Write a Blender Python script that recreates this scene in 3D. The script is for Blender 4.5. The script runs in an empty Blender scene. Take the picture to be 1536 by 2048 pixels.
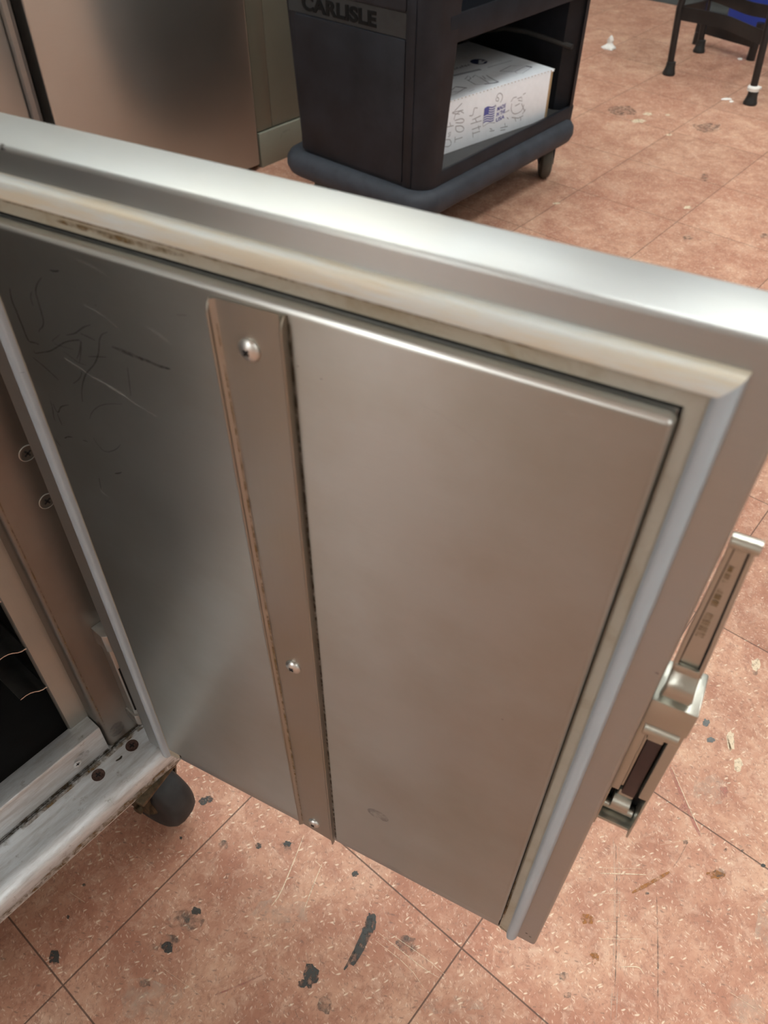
import bpy, bmesh, math, random
from math import sin, cos, pi, radians as R
from mathutils import Vector, Matrix
random.seed(7)
C = bpy.context.scene.collection
SC=[([(0.0108,0.7394),(0.0093,0.7345),(0.0088,0.7293),(0.0096,0.7253),(0.0096,0.7195),(0.0101,0.7149),(0.01,0.7099),(0.0108,0.7058),(0.0149,0.7067),(0.0186,0.7065)],0.0011,0),([(0.0388,0.7531),(0.0356,0.7502),(0.0328,0.7468),(0.0304,0.7427),(0.0302,0.7372),(0.0297,0.73),(0.0291,0.7242),(0.0263,0.7197),(0.0234,0.7178),(0.0222,0.7154)],0.0007,0),([(0.0274,0.7419),(0.0251,0.7383),(0.0248,0.7327)],0.0005,0),([(0.0438,0.7202),(0.0508,0.7233),(0.0556,0.7271),(0.0594,0.73),(0.0649,0.7329)],0.0007,0),([(0.0122,0.7006),(0.0122,0.6983),(0.0183,0.7011),(0.0258,0.7041),(0.0333,0.7094),(0.0408,0.715),(0.0479,0.7182),(0.0541,0.7204),(0.0516,0.7146),(0.049,0.7095),(0.0462,0.7058)],0.0007,0),([(0.0542,0.7197),(0.0515,0.7124),(0.0473,0.7034)],0.0005,0),([(0.0092,0.6948),(0.0137,0.6925),(0.0177,0.6898),(0.0217,0.6868),(0.0251,0.684)],0.0008,0),([(0.0758,0.7318),(0.0713,0.7292),(0.0683,0.725),(0.0667,0.7204),(0.0647,0.7155),(0.062,0.7104),(0.0574,0.7045),(0.0504,0.6977),(0.0464,0.6918),(0.0428,0.6847),(0.0408,0.6793),(0.0394,0.6733)],0.0007,0),([(0.0558,0.7102),(0.0636,0.7127),(0.0698,0.7143)],0.0005,0),([(0.0548,0.7247),(0.0603,0.7241),(0.0652,0.7232)],0.0006,0),([(0.0468,0.6976),(0.0452,0.6937),(0.0416,0.6896),(0.0364,0.6855)],0.0005,0),([(0.0109,0.664),(0.0103,0.6572),(0.0086,0.6514),(0.0085,0.6473)],0.0006,0),([(0.0125,0.6625),(0.0126,0.6574),(0.0143,0.6558),(0.0177,0.6614),(0.021,0.6639),(0.0261,0.6663)],0.0007,0),([(0.0131,0.655),(0.0132,0.6504),(0.0137,0.646)],0.0006,0),([(0.0115,0.6347),(0.0156,0.6376),(0.0196,0.6386)],0.0009,0),([(0.0022,0.6303),(0.0034,0.6276),(0.0046,0.6256)],0.0006,0),([(0.0285,0.6396),(0.032,0.6401)],0.0012,0),([(0.0468,0.7594),(0.0503,0.7596),(0.0535,0.7608)],0.001,0),([(0.0759,0.7229),(0.0808,0.7227),(0.0857,0.7221),(0.0911,0.7218),(0.0964,0.7209)],0.0022,2),([(0.0934,0.722),(0.1008,0.7213),(0.1071,0.7205),(0.1139,0.7211)],0.0018,2),([(0.0836,0.7125),(0.0823,0.7039),(0.0803,0.692)],0.0005,0),([(0.0477,0.6197),(0.0512,0.6213),(0.0542,0.6236)],0.0009,0),([(0.0315,0.6091),(0.0305,0.6026),(0.0296,0.5974)],0.0006,0),([(0.0719,0.6834),(0.0619,0.6802),(0.0547,0.6766),(0.0481,0.6715),(0.0436,0.6662),(0.0407,0.6613)],0.0004,0),([(0.1256,0.7563),(0.1318,0.7578)],0.0005,0),([(0.0721,0.7466),(0.0732,0.7466)],0.001,0),([(0.0523,0.7034),(0.0462,0.7031),(0.0411,0.7059),(0.037,0.7078)],0.0004,0),([(0.0387,0.7191),(0.0282,0.7106),(0.0456,0.7116)],0.0003,0),([(0.0384,0.6455),(0.0415,0.6387),(0.0461,0.6365),(0.0559,0.6431),(0.0609,0.6491)],0.0004,0),([(-0.0078,0.6783),(-0.0033,0.6802)],0.0005,0),([(0.03,0.7411),(0.0333,0.7361),(0.0382,0.7273),(0.042,0.7178)],0.0004,1),([(0.0359,0.7031),(0.0463,0.6997),(0.0546,0.6957)],0.0012,1),([(0.0548,0.6963),(0.0637,0.6943),(0.0736,0.6914),(0.0819,0.6874)],0.0018,1),([(0.0808,0.6875),(0.0885,0.6857),(0.0961,0.6835)],0.0012,1),([(0.0683,0.7706),(0.0785,0.7696),(0.0876,0.7658)],0.0008,1),([(0.0638,0.7446),(0.0742,0.7427),(0.0853,0.7362)],0.0008,1),([(0.1064,0.7434),(0.1121,0.7413),(0.1184,0.7374)],0.0006,1),([(0.1006,0.7455),(0.1081,0.742),(0.1153,0.7374)],0.0005,1),([(0.0288,0.5981),(0.0312,0.5946),(0.0344,0.5934)],0.0008,1),([(0.0363,0.3089),(0.0476,0.309)],0.0005,1),([(0.0692,0.3366),(0.0793,0.3333),(0.0908,0.3165)],0.0004,1),([(0.082,0.3701),(0.0907,0.3715)],0.0004,1),([(0.2522,0.7504),(0.2692,0.7457),(0.2888,0.7365)],0.0004,1),([(0.3065,0.7673),(0.3209,0.7676),(0.3364,0.7697)],0.0004,1),([(0.2301,0.6393),(0.257,0.6433)],0.0004,1),([(0.2574,0.7441),(0.2646,0.7435)],0.0004,1),([(0.2947,0.7445),(0.2991,0.7446)],0.0004,1),([(0.0411,0.8198),(0.0408,0.8185),(0.0396,0.8172)],0.0012,0),([(0.0405,0.8197),(0.0414,0.8201),(0.0431,0.8202)],0.001,0),([(0.0396,0.8176),(0.0409,0.8181),(0.0427,0.8179)],0.001,0),([(0.3196,0.5349),(0.3208,0.5353)],0.0012,0),([(0.1922,0.7486),(0.1933,0.7486)],0.0012,0),([(0.2046,0.7457),(0.2056,0.7458)],0.0012,0)]
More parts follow.
